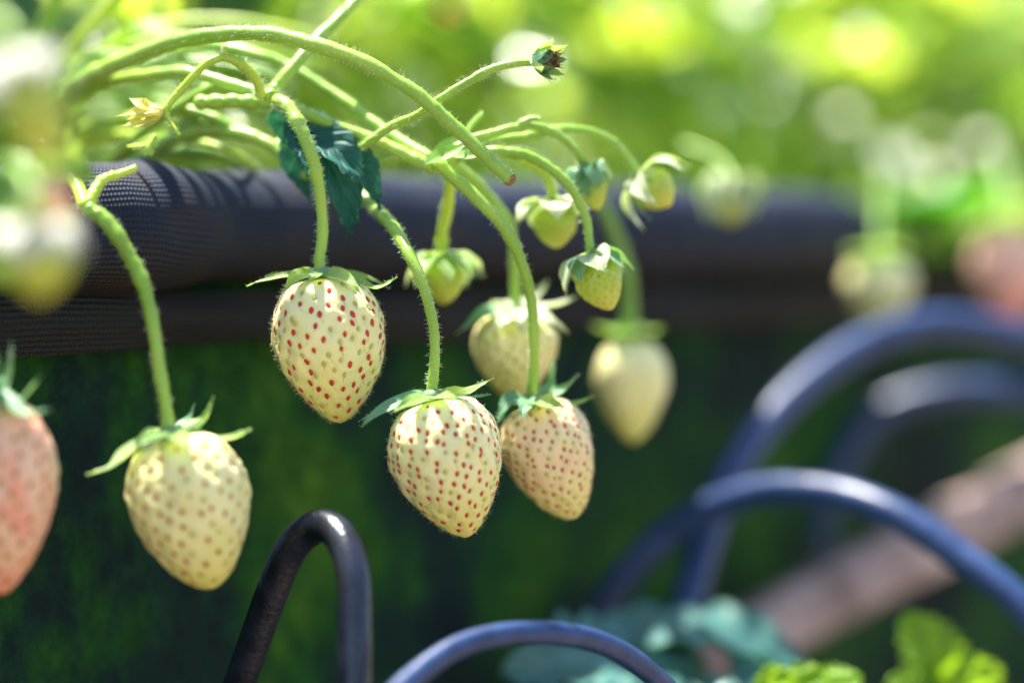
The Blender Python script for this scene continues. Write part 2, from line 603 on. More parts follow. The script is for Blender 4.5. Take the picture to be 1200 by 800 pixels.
def raised_bed(s0, s1, setback, label):
    root = empty('raised_bed', bedpt((s0 + s1) / 2, setback, 0), label, 'raised bed')
    # side walls: thin fabric box, slightly bulging
    mb = MB()
    H = .335

    def w(u, v):
        q = bedpt(u, setback + .004, v)
        k = math.sin(math.pi * min(1, v / H)) * .004 + .0025 * mnoise.noise(Vector((u * 22, v * 9, 1)))
        return q - NB * k
    us = np.linspace(s0, s1, 90); vs = np.linspace(-.01, H, 30)
    sheet(mb, w, us, vs)
    sheet(mb, lambda u, v: bedpt(u, setback + .45, v), us[::-1][::6], vs[::5])
    for s in (s0, s1):
        sheet(mb, lambda u, v: bedpt(s, setback + .004 + u * .446, v), np.linspace(0, 1, 6), vs[::5])
    mb.build('bed_wall', wallM, root)
    mb = MB()
    sheet(mb, lambda u, v: bedpt(u, setback + .006 + v * .44, .333 + .010 * mnoise.noise(Vector((u * 30, v * 12, 3)))),
          np.linspace(s0, s1, 70), np.linspace(0, 1, 30))
    mb.build('bed_soil', soilM, root)
    # rolled edge
    for back in (0, .45):
        mb = MB()
        pts = []
        ns = int((s1 - s0) / .008)
        for i in range(ns + 1):
            s = s0 + (s1 - s0) * i / ns
            pts.append(bedpt(s, setback + back, .3485 + .0009 * mnoise.noise(Vector((s * 9, back, 0)))))
        rr = [0.0150 + .0016 * mnoise.noise(Vector((i * .2, 5, back))) for i in range(len(pts))]
        rr[0] = .004; rr[1] = .011; rr[2] = .0145
        rr[-1] = .004; rr[-2] = .011; rr[-3] = .0145
        # crisp end caps need short steps
        tube(mb, pts, rr, 72, wob=.16)
        mb.build('rail', fabricM, root)
    # fabric flap hanging under the rail
    mb = MB()

    def fl(u, v):
        z = .3325 - v * (.0135 + .002 * mnoise.noise(Vector((u * 14, 0, 9))))
        return bedpt(u, setback - .0040 - .002 * math.sin(v * 3) - .0016 * mnoise.noise(Vector((u * 30, v * 2, 4))), z)
    sheet(mb, fl, np.linspace(s0, s1, 120), np.linspace(0, 1, 8), lambda u, v: (u, v * .0145))
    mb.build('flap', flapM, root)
    return root


raised_bed(-.75, .335, 0, 'long raised bed with black woven fabric rail and dark algae stained side')
raised_bed(.39, 2.1, .06, 'second raised bed further along the row, hidden under hanging leaves')

# ------------------------------------------------------------------ strawberry fruit
rng = random.Random(5)


class Fruit:
    pass


def fruit_mesh(top, tip, W, a=.66, b=.75, nseed=230, fl=None, seeds=('r', 'g'), redp=.55, seedsize=1.0, seed=0, hairs=0,
               hi=True, parent=None, name='fruit', kinds=None, roll=0.0, squash=.96, dimple=1.0, bow=0.0):
    """a berry hanging from `top` to `tip`; returns its axis frame"""
    rg = random.Random(seed)
    ax = (tip - top); H = ax.length; ax.normalize()
    ex = (RIGHT - ax * RIGHT.dot(ax)).normalized()
    ey = ax.cross(ex)
    nu, nv = (150, 110) if hi else (40, 28)
    t = (1 - np.cos(np.pi * np.linspace(0, 1, nv))) / 2
    t[0], t[-1] = 0.0, 1.0

    def rad(tt):
        tt = np.clip(tt, 0, 1)
        return W / 2 * np.sin(np.pi * tt ** a).clip(0, 1) ** b

    def surf(tt, ph):
        r = rad(tt)
        lob = 1 + .045 * np.cos(ph * 2 + seed) + .025 * np.cos(ph * 3 + seed * 2.1) + .02 * np.sin(ph * 5 + tt * 6 + seed)
        r = r * lob * (1 + .018 * np.sin(ph * 7 + tt * 11 + seed) * np.sin(tt * 19 + ph * 3 + seed * 1.3) + .012 * np.sin(ph * 11 - tt * 23 + seed))
        x = r * np.cos(ph + roll) + bow * np.sin(np.pi * tt) * W
        y = r * np.sin(ph + roll) * squash
        # shoulders slightly above the stem pit
        z = tt * H - H * .035 * np.exp(-((tt - .06) / .07) ** 2) + H * .02
        return x, y, z

    TT, PH = np.meshgrid(t, np.linspace(0, 2 * np.pi, nu, endpoint=False), indexing='ij')
    X, Y, Z = surf(TT, PH)
    V = np.stack([X, Y, Z], -1)
    # normals numerically
    e = 1e-3

    def nrm(tt, ph):
        p = np.stack(surf(tt, ph), -1)
        p1 = np.stack(surf(np.clip(tt + e, 0, 1), ph), -1) - np.stack(surf(np.clip(tt - e, 0, 1), ph), -1)
        p2 = np.stack(surf(tt, ph + e), -1) - np.stack(surf(tt, ph - e), -1)
        nn = np.cross(p2, p1)
        L = np.linalg.norm(nn, axis=-1, keepdims=True); L[L < 1e-12] = 1
        return p, nn / L, p1
    # seeds evenly spread by area
    ts = np.linspace(.045, .985, 400)
    area = rad(ts) + W * .02
    cum = np.cumsum(area); cum /= cum[-1]
    k = (np.arange(nseed) + .5) / nseed
    st = np.interp(k, cum, ts)
    sph = np.arange(nseed) * 2.39996 + seed
    st = np.clip(st + np.array([rg.gauss(0, .006) for _ in k]), .03, .99)
    sph = sph + np.array([rg.gauss(0, .05) for _ in k])
    sp_, sn, stan = nrm(st, sph)
    _, Nn, _ = nrm(np.clip(TT, .002, .998), PH)
    if (Nn[nv // 2, 0] @ V[nv // 2, 0]) < (Nn[nv // 2, 0] @ np.array([0, 0, V[nv // 2, 0, 2]])):
        Nn = -Nn; sn = -sn
    sig = math.sqrt(H * W / nseed) * .30
    flat = V.reshape(-1, 3)
    dm = np.zeros(len(flat))
    for q in sp_:
        d2 = ((flat - q) ** 2).sum(1)
        dm = np.maximum(dm, np.exp(-d2 / (2 * sig * sig)))
    depth = sig * .72 * dimple
    flat = flat - Nn.reshape(-1, 3) * (dm * depth)[:, None]

    B = np.array([ex, ey, ax])

    def world(p):
        return np.asarray(p) @ B + np.array(top)
    Wv = world(flat)
    mb = MB()
    Fc = []
    for i in range(nv - 1):
        for j in range(nu):
            j2 = (j + 1) % nu
            Fc.append((i * nu + j, i * nu + j2, (i + 1) * nu + j2, (i + 1) * nu + j))
    uv = [(float(p / 6.2832), float(tt)) for tt, p in zip(TT.ravel(), PH.ravel())]
    mb.add([tuple(p) for p in Wv], Fc, 0, .5, uv)
    mb.a = [float(x) for x in dm]
    fo = mb.build(name, fl, parent)
    # seeds
    mats = [seedRed, seedGreen, seedBrown]
    mb = MB(); ml = MB()
    base = math.sqrt(H * W / 230) * .31 * seedsize
    nsg = 8 if hi else 6
    rings = [(-.9, .35), (-.35, .85), (.15, 1.0), (.6, .75), (.95, .25)]
    for i in range(nseed):
        p, nn_, tg = sp_[i], sn[i], stan[i]
        tg = tg - nn_ * (tg @ nn_)
        L = np.linalg.norm(tg)
        if L < 1e-12: continue
        tg /= L
        an = rg.gauss(0, .22)
        side = np.cross(nn_, tg)
        tg, side = tg * math.cos(an) + side * math.sin(an), side * math.cos(an) - tg * math.sin(an)
        red = rg.random() < redp
        s = base * rg.uniform(.85, 1.15) * (1.0 if red else .85)
        c = p - nn_ * (depth * .74)
        V2 = []
        for (l, w) in rings:
            w2 = w * (.92 - .34 * l)       # teardrop, pointed towards the tip
            for q in range(nsg):
                th = 2 * math.pi * q / nsg
                V2.append(world(c + tg * (l * s * 1.6) + side * (math.cos(th) * w2 * s) + nn_ * (math.sin(th) * w2 * s * .55)))
        F2 = [tuple(range(nsg))]
        for r_ in range(4):
            for q in range(nsg):
                F2.append((r_ * nsg + q, r_ * nsg + (q + 1) % nsg, (r_ + 1) * nsg + (q + 1) % nsg, (r_ + 1) * nsg + q))
        F2.append(tuple(4 * nsg + q for q in reversed(range(nsg))))
        mi = (0 if kinds is None else kinds[0]) if red else (1 if kinds is None else kinds[1])
        mb.add(V2, F2, mi)
        if hi and hairs and rg.random() < .85:
            dv = Vector(world(nn_ * .35 + tg * rg.uniform(.6, 1.1) + side * rg.uniform(-.7, .7))) - Vector(top)
            hair(ml, Vector(world(c + tg * s * 1.2)), dv, rg.uniform(.0012, .0026) * W / .028, .00006,
                 Vector((rg.uniform(-1, 1), rg.uniform(-1, 1), rg.uniform(-1, 0.3))) * .0005)
    so_ = sub(mb, 'seeds', mats, fo) if parent is not None else None
    tag(so_, kind='stuff')
    if hairs and hi:
        o = sub(ml, 'dry_styles', styleM, fo); tag(o, kind='stuff')
        mh = MB()
        for _ in range(hairs):
            tt = rg.random() ** .8 * .97 + .01; ph = rg.random() * 2 * math.pi
            q, nq, tq = nrm(np.array(tt), np.array(ph))
            if nq @ np.array([q[0], q[1], 0]) < 0: nq = -nq
            dv = Vector(world(nq)) - Vector(top)
            dv += Vector((rg.uniform(-1, 1), rg.uniform(-1, 1), rg.uniform(-1, 1))) * .7
            hair(mh, Vector(world(q)), dv, rg.uniform(.0005, .0014), .00003)
        o = sub(mh, 'fuzz', hairM, fo); tag(o, kind='stuff')
    f = Fruit()
    f.ex, f.ey, f.ax, f.H, f.W, f.top, f.rad = ex, ey, ax, H, W, top, rad
    return f


def calyx_px(root, f, center, lst, depth, mats, seed=0, hairs=True):
    """sepals given as pixel paths with depth offsets in mm"""
    rg = random.Random(seed)
    mb = MB()
    c = P(center[0], center[1], depth)
    # small central disc the sepals spring from
    up = -f.ax
    ring = []
    tube(mb, [c - up * .0012, c + up * .0006, c + up * .0016], [.0030, .0026, .0014], 14, mat=0)
    cal = mb.build('calyx', mats[0], root)
    for k, it in enumerate(lst):
        path, w, nh = it[0], it[1], it[2]
        mi = it[3] if len(it) > 3 else 0
        pts = [c.lerp(P(path[0][0], path[0][1], depth + path[0][2] / 1000), .55)] + [P(x, y, depth + z / 1000) for x, y, z in path]
        ms = MB()
        pth = blade(ms, pts, px2m(w, depth), Vector(nh), nu=16, nv=3, fold=.28, rnd=rg.random(), ruffle=.18, seed=seed + k, serr=.06, teeth=3)
        if hairs:
            for _ in range(60):
                i = rg.randrange(len(pth)); T = (pth[min(i + 1, len(pth) - 1)] - pth[max(0, i - 1)]).normalized()
                sd = T.cross(Vector(nh)).normalized() * rg.choice((-1, 1))
                hair(ms, pth[i] + sd * px2m(w, depth) * .42 * (1 - i / len(pth)), sd + Vector(nh) * rg.uniform(0, 1.4) + T * rg.uniform(0, .6),
                     rg.uniform(.0006, .0014), .00004, mat=1)
        sub(ms, 'sepal', [mats[mi], hairM], cal)
    return cal


def calyx_ring(root, f, n, R0, prof, mat, seed=0, wfac=.34, mat2=None, hairs=0, jitter=.15):
    """ring of sepals around the stem. prof: list of (radius, height above the top) in units of the fruit width"""
    rg = random.Random(seed)
    mb = MB()
    up = -f.ax
    c = Vector(f.top)
    tube(mb, [c - up * f.W * .04, c + up * f.W * .03, c + up * f.W * .06], [f.W * .12, f.W * .11, f.W * .06], 12)
    cal = mb.build('calyx', mat, root)
    for k in range(n):
        ph = 2 * math.pi * (k + rg.uniform(-.25, .25)) / n + seed
        j = 1 + rg.uniform(-jitter, jitter)
        d = f.ex * math.cos(ph) + f.ey * math.sin(ph)
        jj = rg.uniform(-jitter, jitter)
        pts = []
        for q, (r_, h_) in enumerate(prof):
            pts.append(c + d * (r_ * f.W * (j if q else 1)) + up * ((h_ + jj * q / len(prof)) * f.W + .0006))
        ms = MB()
        T = (pts[-1] - pts[0]).normalized()
        hint = (up - T * up.dot(T)) + d * .6
        pth = blade(ms, pts, f.W * wfac * rg.uniform(.8, 1.15), hint, nu=12, nv=3, fold=.25, rnd=rg.random(), ruffle=.08, seed=seed + k)
        for _ in range(hairs):
            i = rg.randrange(len(pth)); T = (pth[min(i + 1, len(pth) - 1)] - pth[max(0, i - 1)]).normalized()
            sd = T.cross(hint).normalized() * rg.choice((-1, 1))
            hair(ms, pth[i] + sd * f.W * wfac * .4 * (1 - i / len(pth)), sd + hint.normalized() * rg.uniform(0, 1.2), rg.uniform(.0006, .0013), .00004, mat=1)
        sub(ms, 'sepal', [mat if (mat2 is None or rg.random() < .5) else mat2, hairM], cal)
    return cal


def stem_part(root, pts, radii, mat, name='stem', hairs=0, L=.0011, seed=1, n=9, seg=12):
    """pts: (px, py, depth)"""
    rg = random.Random(seed)
    mb = MB()
    path = catmull([P(*p) for p in pts], n)
    npt = len(path)
    base_r = np.interp(np.linspace(0, 1, npt), np.linspace(0, 1, len(radii)), radii)
    nodes_ = [rg.uniform(.15, .85) for _ in range(2)]
    tt_ = np.linspace(0, 1, npt)
    for q_ in nodes_: base_r = base_r * (1 + .16 * np.exp(-((tt_ - q_) / .022) ** 2))
    pa, rr, T, N = tube(mb, path, list(base_r), seg, wob=.20, seed=seed)
    if hairs: hairs_on_tube(mb_hair := MB(), pa, rr, T, N, int(hairs * 1.7), L, rg)
    o = mb.build(name, mat, root) if root is not None else mb.build(name, mat)
    if hairs:
        if root is None:
            h = mb_hair.build('fuzz', hairM); h.parent = o
        else:
            h = sub(mb_hair, 'fuzz', hairM, o)
        tag(h, kind='stuff')
    return o


def berry(label, top, tip, wpx, depth, stem, stem_r, group='pale strawberries hanging over the bed edge', cat='strawberry', stemmat=None,
          shairs=200, dtip=0.0, **kw):
    T = P(top[0], top[1], depth); B = P(tip[0], tip[1], depth + dtip)
    root = empty('strawberry', T, label, cat, group)
    f = fruit_mesh(T, B, px2m(wpx, depth), parent=root, **kw)
    stem_part(root, stem, stem_r, stemmat or stemM, hairs=shairs, seed=len(label))
    return root, f


FR = (0, -1, .5)
# --- 1: the sharp one
D1 = .567
r1, f1 = berry('sharpest cream strawberry with crisp red seeds, hanging alone in front of the rail',
               (375, 326), (399, 492), 139, D1,
               [(324, 117, .572), (338, 126, .569), (353, 152, .566), (366, 185, .565), (374, 222, .566), (378, 266, .567), (375, 300, .567), (375, 325, D1)],
               [.0015, .0017, .0016, .0014, .0013, .0013, .0014], fl=fleshM, nseed=245, redp=.62, seed=3, hairs=1500, a=.66, b=.60, shairs=420, squash=.92)
calyx_px(r1, f1, (376, 322), [
    ([(358, 321, 0), (325, 325, -1), (289, 335, -2)], 15, (.1, -.5, 1)),
    ([(362, 322, -4), (345, 326, -9), (333, 343, -12)], 19, (0, -.7, .8)),
    ([(385, 321, -3), (406, 327, -9), (424, 345, -11)], 20, (.1, -.8, .8)),
    ([(392, 321, 0), (420, 331, -3), (443, 337, -4), (465, 325, -3)], 17, (0, -.4, 1)),
    ([(398, 320, 4), (430, 326, 5), (456, 338, 4)], 14, (0, -.3, 1)),
    ([(370, 318, 4), (352, 319, 9), (338, 324, 12)], 17, (0, .2, 1)),
    ([(380, 317, 5), (394, 317, 10), (410, 322, 13)], 17, (0, .2, 1)),
    ([(372, 321, -5), (368, 324, -10), (360, 331, -13)], 13, (0, -.8, .7)),
    ([(350, 322, 3), (322, 321, 5), (308, 328, 6)], 13, (0, 0, 1)),
], D1, [sepalM, sepalTealM], 11)

# --- 2: centre
D2 = .560
r2, f2 = berry('sharp cream strawberry pointing down right, on the long stem from behind the blue green leaf',
               (508, 470), (547, 626), 134, D2,
               [(351, 200, .590), (390, 212, .590), (422, 228, .588), (440, 244, .582), (462, 268, .570), (482, 303, .562), (498, 341, .560), (508, 383, .560), (509, 425, .560), (505, 465, D2)],
               [.0016, .0016, .0015, .0014, .0013, .0012, .0013], fl=fleshM, nseed=300, redp=.72, seed=8, hairs=900, a=.62, b=.60, shairs=420, seedsize=.88, dtip=-.002)
calyx_px(r2, f2, (506, 464), [
    ([(490, 464, -2), (462, 474, -5), (438, 486, -7), (424, 500, -7)], 17, (-.2, -.6, .8), 1),
    ([(485, 462, 3), (455, 474, 3), (420, 494, 0)], 14, (-.2, -.3, 1), 1),
    ([(496, 466, -6), (478, 472, -11), (458, 484, -14)], 17, (0, -.8, .7)),
    ([(520, 462, -3), (545, 460, -5), (578, 443, -4)], 18, (0, -.6, .9)),
    ([(520, 463, 2), (548, 466, 3), (574, 462, 2)], 15, (0, -.3, 1), 1),
    ([(512, 465, -7), (524, 464, -12), (540, 468, -15)], 15, (0, -.8, .7)),
    ([(504, 460, 5), (490, 458, 10), (474, 462, 13)], 15, (0, .2, 1), 1),
    ([(512, 460, 5), (526, 456, 10), (538, 458, 12)], 14, (0, .2, 1)),
], D2, [sepalM, sepalTealM], 12)

# --- 3: right of centre
D3 = .583
r3, f3 = berry('cream strawberry with faint orange seeds, touching the right side of the centre one',
               (624, 474), (672, 605), 106, D3,
               [(508, 190, .572), (518, 196, .571), (543, 219, .571), (570, 243, .571), (592, 268, .572), (608, 300, .573), (621, 343, .575), (626, 402, .577), (625, 440, .580), (622, 470, D3)],
               [.0016, .0015, .0015, .0014, .0012, .0012, .0013], fl=fleshBlushM, nseed=270, redp=.68, seed=14, hairs=500, a=.62, b=.56, shairs=380, kinds=(2, 1),
               seedsize=.95, dimple=1.3)
calyx_px(r3, f3, (622, 469), [
    ([(612, 469, -5), (594, 472, -8), (582, 500, -9)], 24, (-.3, -.8, .6), 1),
    ([(618, 471, -8), (614, 478, -12), (612, 492, -14)], 17, (0, -.9, .4), 1),
    ([(630, 470, -7), (644, 473, -11), (662, 476, -10)], 27, (0, -.6, .8)),
    ([(632, 466, 2), (646, 450, 3), (650, 420, 2)], 18, (-.6, -.7, .1), 1),
    ([(636, 468, 1), (662, 455, 0), (679, 438, -2)], 16, (-.5, -.5, .7), 1),
    ([(640, 470, 0), (668, 474, -1), (697, 464, -2)], 15, (0, -.5, .9)),
    ([(614, 465, 5), (600, 462, 9), (590, 470, 11)], 15, (0, .2, 1), 1),
], D3, [sepalM, sepalTealM], 13)

# --- 4: behind, above 3
D4 = .606
r4, f4 = berry('blurred yellowish strawberry with white lit calyx, behind and above the touching pair',
               (604, 368), (600, 466), 104, D4,
               [(520, 186, .59), (533, 193, .59), (556, 213, .592), (580, 238, .595), (597, 265, .598), (602, 298, .60), (604, 330, .604), (604, 366, D4)],
               [.0014, .0014, .0013, .0012, .0012, .0013], fl=fleshYM, nseed=150, redp=.3, seed=21, hairs=0, a=.62, b=.60, shairs=120, kinds=(2, 1), seedsize=.8)
calyx_px(r4, f4, (604, 362), [
    ([(590, 362, -4), (566, 368, -8), (534, 392, -9)], 26, (-.3, -.5, .9), 1),
    ([(596, 364, -8), (590, 374, -14), (580, 388, -16)], 24, (0, -.8, .7)),
    ([(606, 365, -9), (610, 374, -15), (612, 392, -17)], 22, (0, -.8, .7)),
    ([(616, 364, -5), (640, 372, -8), (666, 390, -8)], 22, (.2, -.5, .9)),
    ([(618, 360, 0), (645, 358, 0), (676, 348, 0)], 20, (0, -.3, 1)),
    ([(610, 358, 4), (628, 348, 6), (642, 328, 6)], 18, (-.5, -.5, .7)),
    ([(596, 357, 5), (584, 356, 9), (572, 360, 12)], 22, (0, 0, 1)),
    ([(590, 358, 3), (572, 362, 3), (556, 372, 2)], 18, (0, -.2, 1)),
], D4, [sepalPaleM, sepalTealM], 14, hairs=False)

# --- 5: left, slightly nearer
D5 = .537
r5, f5 = berry('soft yellow cream strawberry with brownish seeds and outspread bright green sepals, lowest at left',
               (203, 512), (248, 686), 138, D5,
               [(103, 244, .542), (125, 260, .541), (150, 297, .540), (168, 335, .539), (180, 385, .538), (188, 440, .537), (195, 480, .537), (198, 512, D5)],
               [.0017, .0018, .0017, .0015, .0014, .0014, .0016], fl=fleshM, nseed=165, redp=.66, seed=31, hairs=0, a=.68, b=.54, shairs=300, kinds=(2, 1), seedsize=.8)
calyx_px(r5, f5, (198, 507), [
    ([(182, 508, -2), (150, 530, -4), (128, 548, -6), (101, 556, -6)], 21, (-.2, -.4, 1)),
    ([(190, 508, -7), (172, 514, -13), (160, 528, -15)], 20, (0, -.8, .7)),
    ([(206, 510, -8), (216, 516, -14), (224, 526, -16)], 20, (0, -.8, .7)),
    ([(214, 506, 2), (238, 492, 3), (251, 464, 2)], 22, (-.7, -.5, .2)),
    ([(218, 509, 0), (256, 516, -1), (295, 502, -3)], 21, (0, -.4, 1)),
    ([(206, 503, 4), (222, 490, 6), (228, 472, 6)], 15, (-.5, -.5, .4), 1),
    ([(190, 504, 4), (178, 506, 9), (165, 510, 12)], 18, (0, 0, 1)),
], D5, [sepalM, sepalTealM], 15, hairs=False)

# --- 6: far left, pink
D6 = .520
r6, f6 = berry('large blurred pinkish strawberry with red streaks, cut off by the left frame edge',
               (-12, 468), (2, 692), 142, D6,
               [(-40, 300, .50), (-30, 340, .51), (-18, 400, .517), (-12, 440, .52), (-12, 468, D6)],
               [.0016, .0016], fl=fleshPinkM, nseed=150, redp=.75, seed=44, hairs=0, a=.68, b=.62, shairs=0, kinds=(2, 2), seedsize=.85)
calyx_px(r6, f6, (-10, 464), [
    ([(0, 462, -2), (22, 470, -4), (48, 440, -6)], 18, (-.3, -.4, 1), 1),
    ([(2, 464, -4), (30, 484, -8), (60, 480, -10)], 18, (0, -.5, 1), 1),
    ([(-4, 460, 0), (10, 440, 0), (14, 400, 0)], 22, (-.6, -.6, .1), 1),
    ([(-6, 460, 3), (0, 440, 5), (-4, 410, 5)], 20, (-.6, -.6, .1), 1),
    ([(-14, 466, -6), (-10, 476, -13), (0, 490, -15)], 20, (0, -.8, .6), 1),
    ([(-24, 464, -4), (-50, 470, -6), (-80, 500, -6)], 20, (0, -.5, 1), 1),
], D6, [sepalM, sepalTealM], 16, hairs=False)

# --- 7: blurred right centre
D7 = .672
r7, f7 = berry('blurred plain pale strawberry hanging by itself right of the main cluster',
               (738, 398), (742, 516), 84, D7,
               [(690, 215, .66), (708, 245, .664), (726, 290, .668), (736, 335, .67), (738, 398, D7)],
               [.0016, .0018, .0022, .0022], fl=fleshM, nseed=110, redp=.15, seed=51, hi=False, a=.66, b=.62, shairs=0, stemmat=stemDM)
calyx_ring(r7, f7, 7, 0, [(.05, .02), (.32, .06), (.50, .10)], sepalM, 7)
# --- 8, 9: far right
r8, f8 = berry('very blurred pale yellow strawberry near the far end of the rail',
               (1030, 300), (1032, 388), 84, .79, [(1035, 200, .85), (1032, 250, .82), (1030, 300, .79)], [.0010, .0010], fl=fleshM, nseed=60,
               redp=.2, seed=61, hi=False, shairs=0, stemmat=stemDM)
calyx_ring(r8, f8, 6, 0, [(.05, .02), (.30, .07), (.45, .06)], sepalM, 8)
r9, f9 = berry('very blurred pink red strawberry at the right frame edge',
               (1180, 262), (1186, 388), 92, .84, [(1170, 180, .88), (1178, 220, .86), (1180, 262, .84)], [.0014, .0014], fl=fleshRedM, nseed=60,
               redp=.7, seed=71, hi=False, shairs=0, stemmat=stemDM)
calyx_ring(r9, f9, 7, 0, [(.05, .02), (.35, .05), (.6, -.02)], sepalM, 9)


# ------------------------------------------------------------------ unripe fruits and buds
def bud(label, top, tip, wpx, depth, stem, stem_r, n, prof, mat=sepalM, mat2=None, fl=fleshGreenM, seed=1, stemmat=None, shairs=80, wfac=.42, a=.66, b=.6,
        group='small green unripe strawberries', cat='unripe strawberry', hairs=10, jitter=.15, hi=True, nseed=110):
    T = P(top[0], top[1], depth); B = P(tip[0], tip[1], depth)
    root = empty('unripe_strawberry', T, label, cat, group)
    f = fruit_mesh(T, B, px2m(wpx, depth), parent=root, fl=fl, nseed=nseed, redp=.05, kinds=(2, 1), seed=seed, hi=hi, a=a, b=b, seedsize=.95, dimple=1.0)
    stem_part(root, stem, stem_r, stemmat or stemM, hairs=shairs, seed=seed)
    calyx_ring(root, f, n, 0, prof, mat, seed, wfac, mat2, hairs=hairs, jitter=jitter)
    return root


SP_DROOP = [(.05, .05), (.40, .06), (.72, -.22), (.86, -.52)]
SP_WIDE = [(.05, .04), (.42, .10), (.80, .02), (1.0, -.12)]
SP_CLOSE = [(.05, .04), (.40, .00), (.56, -.45), (.42, -1.0)]
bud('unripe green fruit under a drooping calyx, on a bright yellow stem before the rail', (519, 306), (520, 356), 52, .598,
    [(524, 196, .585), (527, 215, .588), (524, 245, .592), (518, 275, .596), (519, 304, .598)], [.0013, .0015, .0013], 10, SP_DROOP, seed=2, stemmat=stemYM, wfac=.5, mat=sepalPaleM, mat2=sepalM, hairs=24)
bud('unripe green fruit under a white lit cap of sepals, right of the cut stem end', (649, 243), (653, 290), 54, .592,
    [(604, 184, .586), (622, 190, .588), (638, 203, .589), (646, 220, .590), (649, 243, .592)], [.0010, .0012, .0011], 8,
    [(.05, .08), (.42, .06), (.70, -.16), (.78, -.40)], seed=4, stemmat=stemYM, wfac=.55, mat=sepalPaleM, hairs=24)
bud('closed green bud wrapped in its sepals, upper one of the right sprays', (689, 199), (700, 246), 36, .588,
    [(534, 174, .574), (552, 164, .575), (570, 159, .576), (604, 150, .578), (631, 149, .580), (656, 160, .583), (676, 178, .585), (686, 199, .588)],
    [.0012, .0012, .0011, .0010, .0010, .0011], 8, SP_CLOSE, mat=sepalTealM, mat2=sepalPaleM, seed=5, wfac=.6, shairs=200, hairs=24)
bud('spiky green bud facing down right with open toothed sepals, outermost of the right sprays', (752, 210), (786, 240), 48, .594,
    [(540, 178, .578), (577, 166, .580), (615, 161, .582), (650, 152, .585), (690, 154, .588), (718, 167, .590), (736, 186, .592), (750, 210, .594)],
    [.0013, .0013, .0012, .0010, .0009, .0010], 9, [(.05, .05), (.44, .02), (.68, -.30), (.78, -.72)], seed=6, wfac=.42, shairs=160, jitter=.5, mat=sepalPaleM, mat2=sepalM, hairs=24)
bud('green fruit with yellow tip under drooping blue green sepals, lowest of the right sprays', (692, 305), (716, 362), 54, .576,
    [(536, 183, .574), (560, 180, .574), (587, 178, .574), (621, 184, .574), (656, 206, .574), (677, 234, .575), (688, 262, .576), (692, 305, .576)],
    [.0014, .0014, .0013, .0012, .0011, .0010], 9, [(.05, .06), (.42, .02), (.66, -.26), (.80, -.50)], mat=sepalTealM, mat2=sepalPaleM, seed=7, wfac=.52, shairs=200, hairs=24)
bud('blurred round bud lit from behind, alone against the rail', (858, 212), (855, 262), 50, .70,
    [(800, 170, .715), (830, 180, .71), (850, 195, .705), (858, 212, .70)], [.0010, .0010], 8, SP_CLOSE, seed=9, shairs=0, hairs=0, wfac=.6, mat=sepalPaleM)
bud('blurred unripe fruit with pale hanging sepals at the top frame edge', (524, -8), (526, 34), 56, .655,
    [(470, -90, .67), (500, -60, .66), (524, -8, .655)], [.0010, .0010], 8, SP_WIDE, seed=10, shairs=0, hairs=0, wfac=.5, mat=sepalPaleM)
# strongly blurred ones close to the lens
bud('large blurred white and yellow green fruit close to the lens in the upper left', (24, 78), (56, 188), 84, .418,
    [(-60, 0, .44), (-20, 10, .43), (10, 36, .42), (24, 78, .418)], [.0012, .0012], 8, [(.05, .06), (.42, .05), (.62, -.22), (.66, -.5)], seed=16, fl=fleshGreenM, shairs=0, hairs=0, mat=highlightM,  # white on the calyx is sunlight painted into its colour
    group='blurred fruits close to the lens', cat='strawberry', wfac=.5)
bud('small blurred pinkish fruit close to the lens above the white green one', (52, 208), (56, 276), 62, .44,
    [(10, 130, .45), (40, 160, .443), (52, 208, .44)], [.0010, .0010], 7, [(.05, .05), (.35, .10), (.5, .12)], seed=17, fl=fleshPinkM, shairs=0, hairs=0,
    group='blurred fruits close to the lens', cat='strawberry')
bud('blurred green fruit with calyx painted sunlit white close to the lens, left of the rail', (44, 276), (46, 350), 78, .425,
    [(10, 190, .44), (36, 215, .43), (44, 276, .425)], [.0011, .0011], 8, [(.05, .06), (.42, .05), (.60, -.16), (.66, -.42)], seed=18, shairs=0, hairs=0, mat=highlightM,
    group='blurred fruits close to the lens', cat='unripe strawberry', wfac=.5)

# spent flower, opening up right
T = P(628, 73, .560)
root = empty('spent_flower', T, 'spent flower with green pointed sepals and dried brown centre at the upper middle', 'flower')
ax = (P(660, 66, .552) - T).normalized()
f = Fruit(); f.ax = -ax; f.ex = (Vector((0, 0, 1)) - ax * ax.z).normalized(); f.ey = ax.cross(f.ex); f.W = px2m(46, .56); f.top = T
mb = MB(); tube(mb, [T - ax * .001, T + ax * .002, T + ax * .0045, T + ax * .0055], [.0012, .0026, .0028, .0020], 14, wob=.15)
cup = mb.build('cup', sepalTealM, root)
mb = MB()
rg = random.Random(4)
for k in range(60):
    d = (ax + Vector((rg.uniform(-1, 1), rg.uniform(-1, 1), rg.uniform(-1, 1))) * .6)
    hair(mb, T + ax * .005 + Vector((rg.uniform(-1, 1), rg.uniform(-1, 1), rg.uniform(-1, 1))) * .0018, d, .0024, .00022)
tag(mb.build('stamens', driedM, root), kind='stuff')
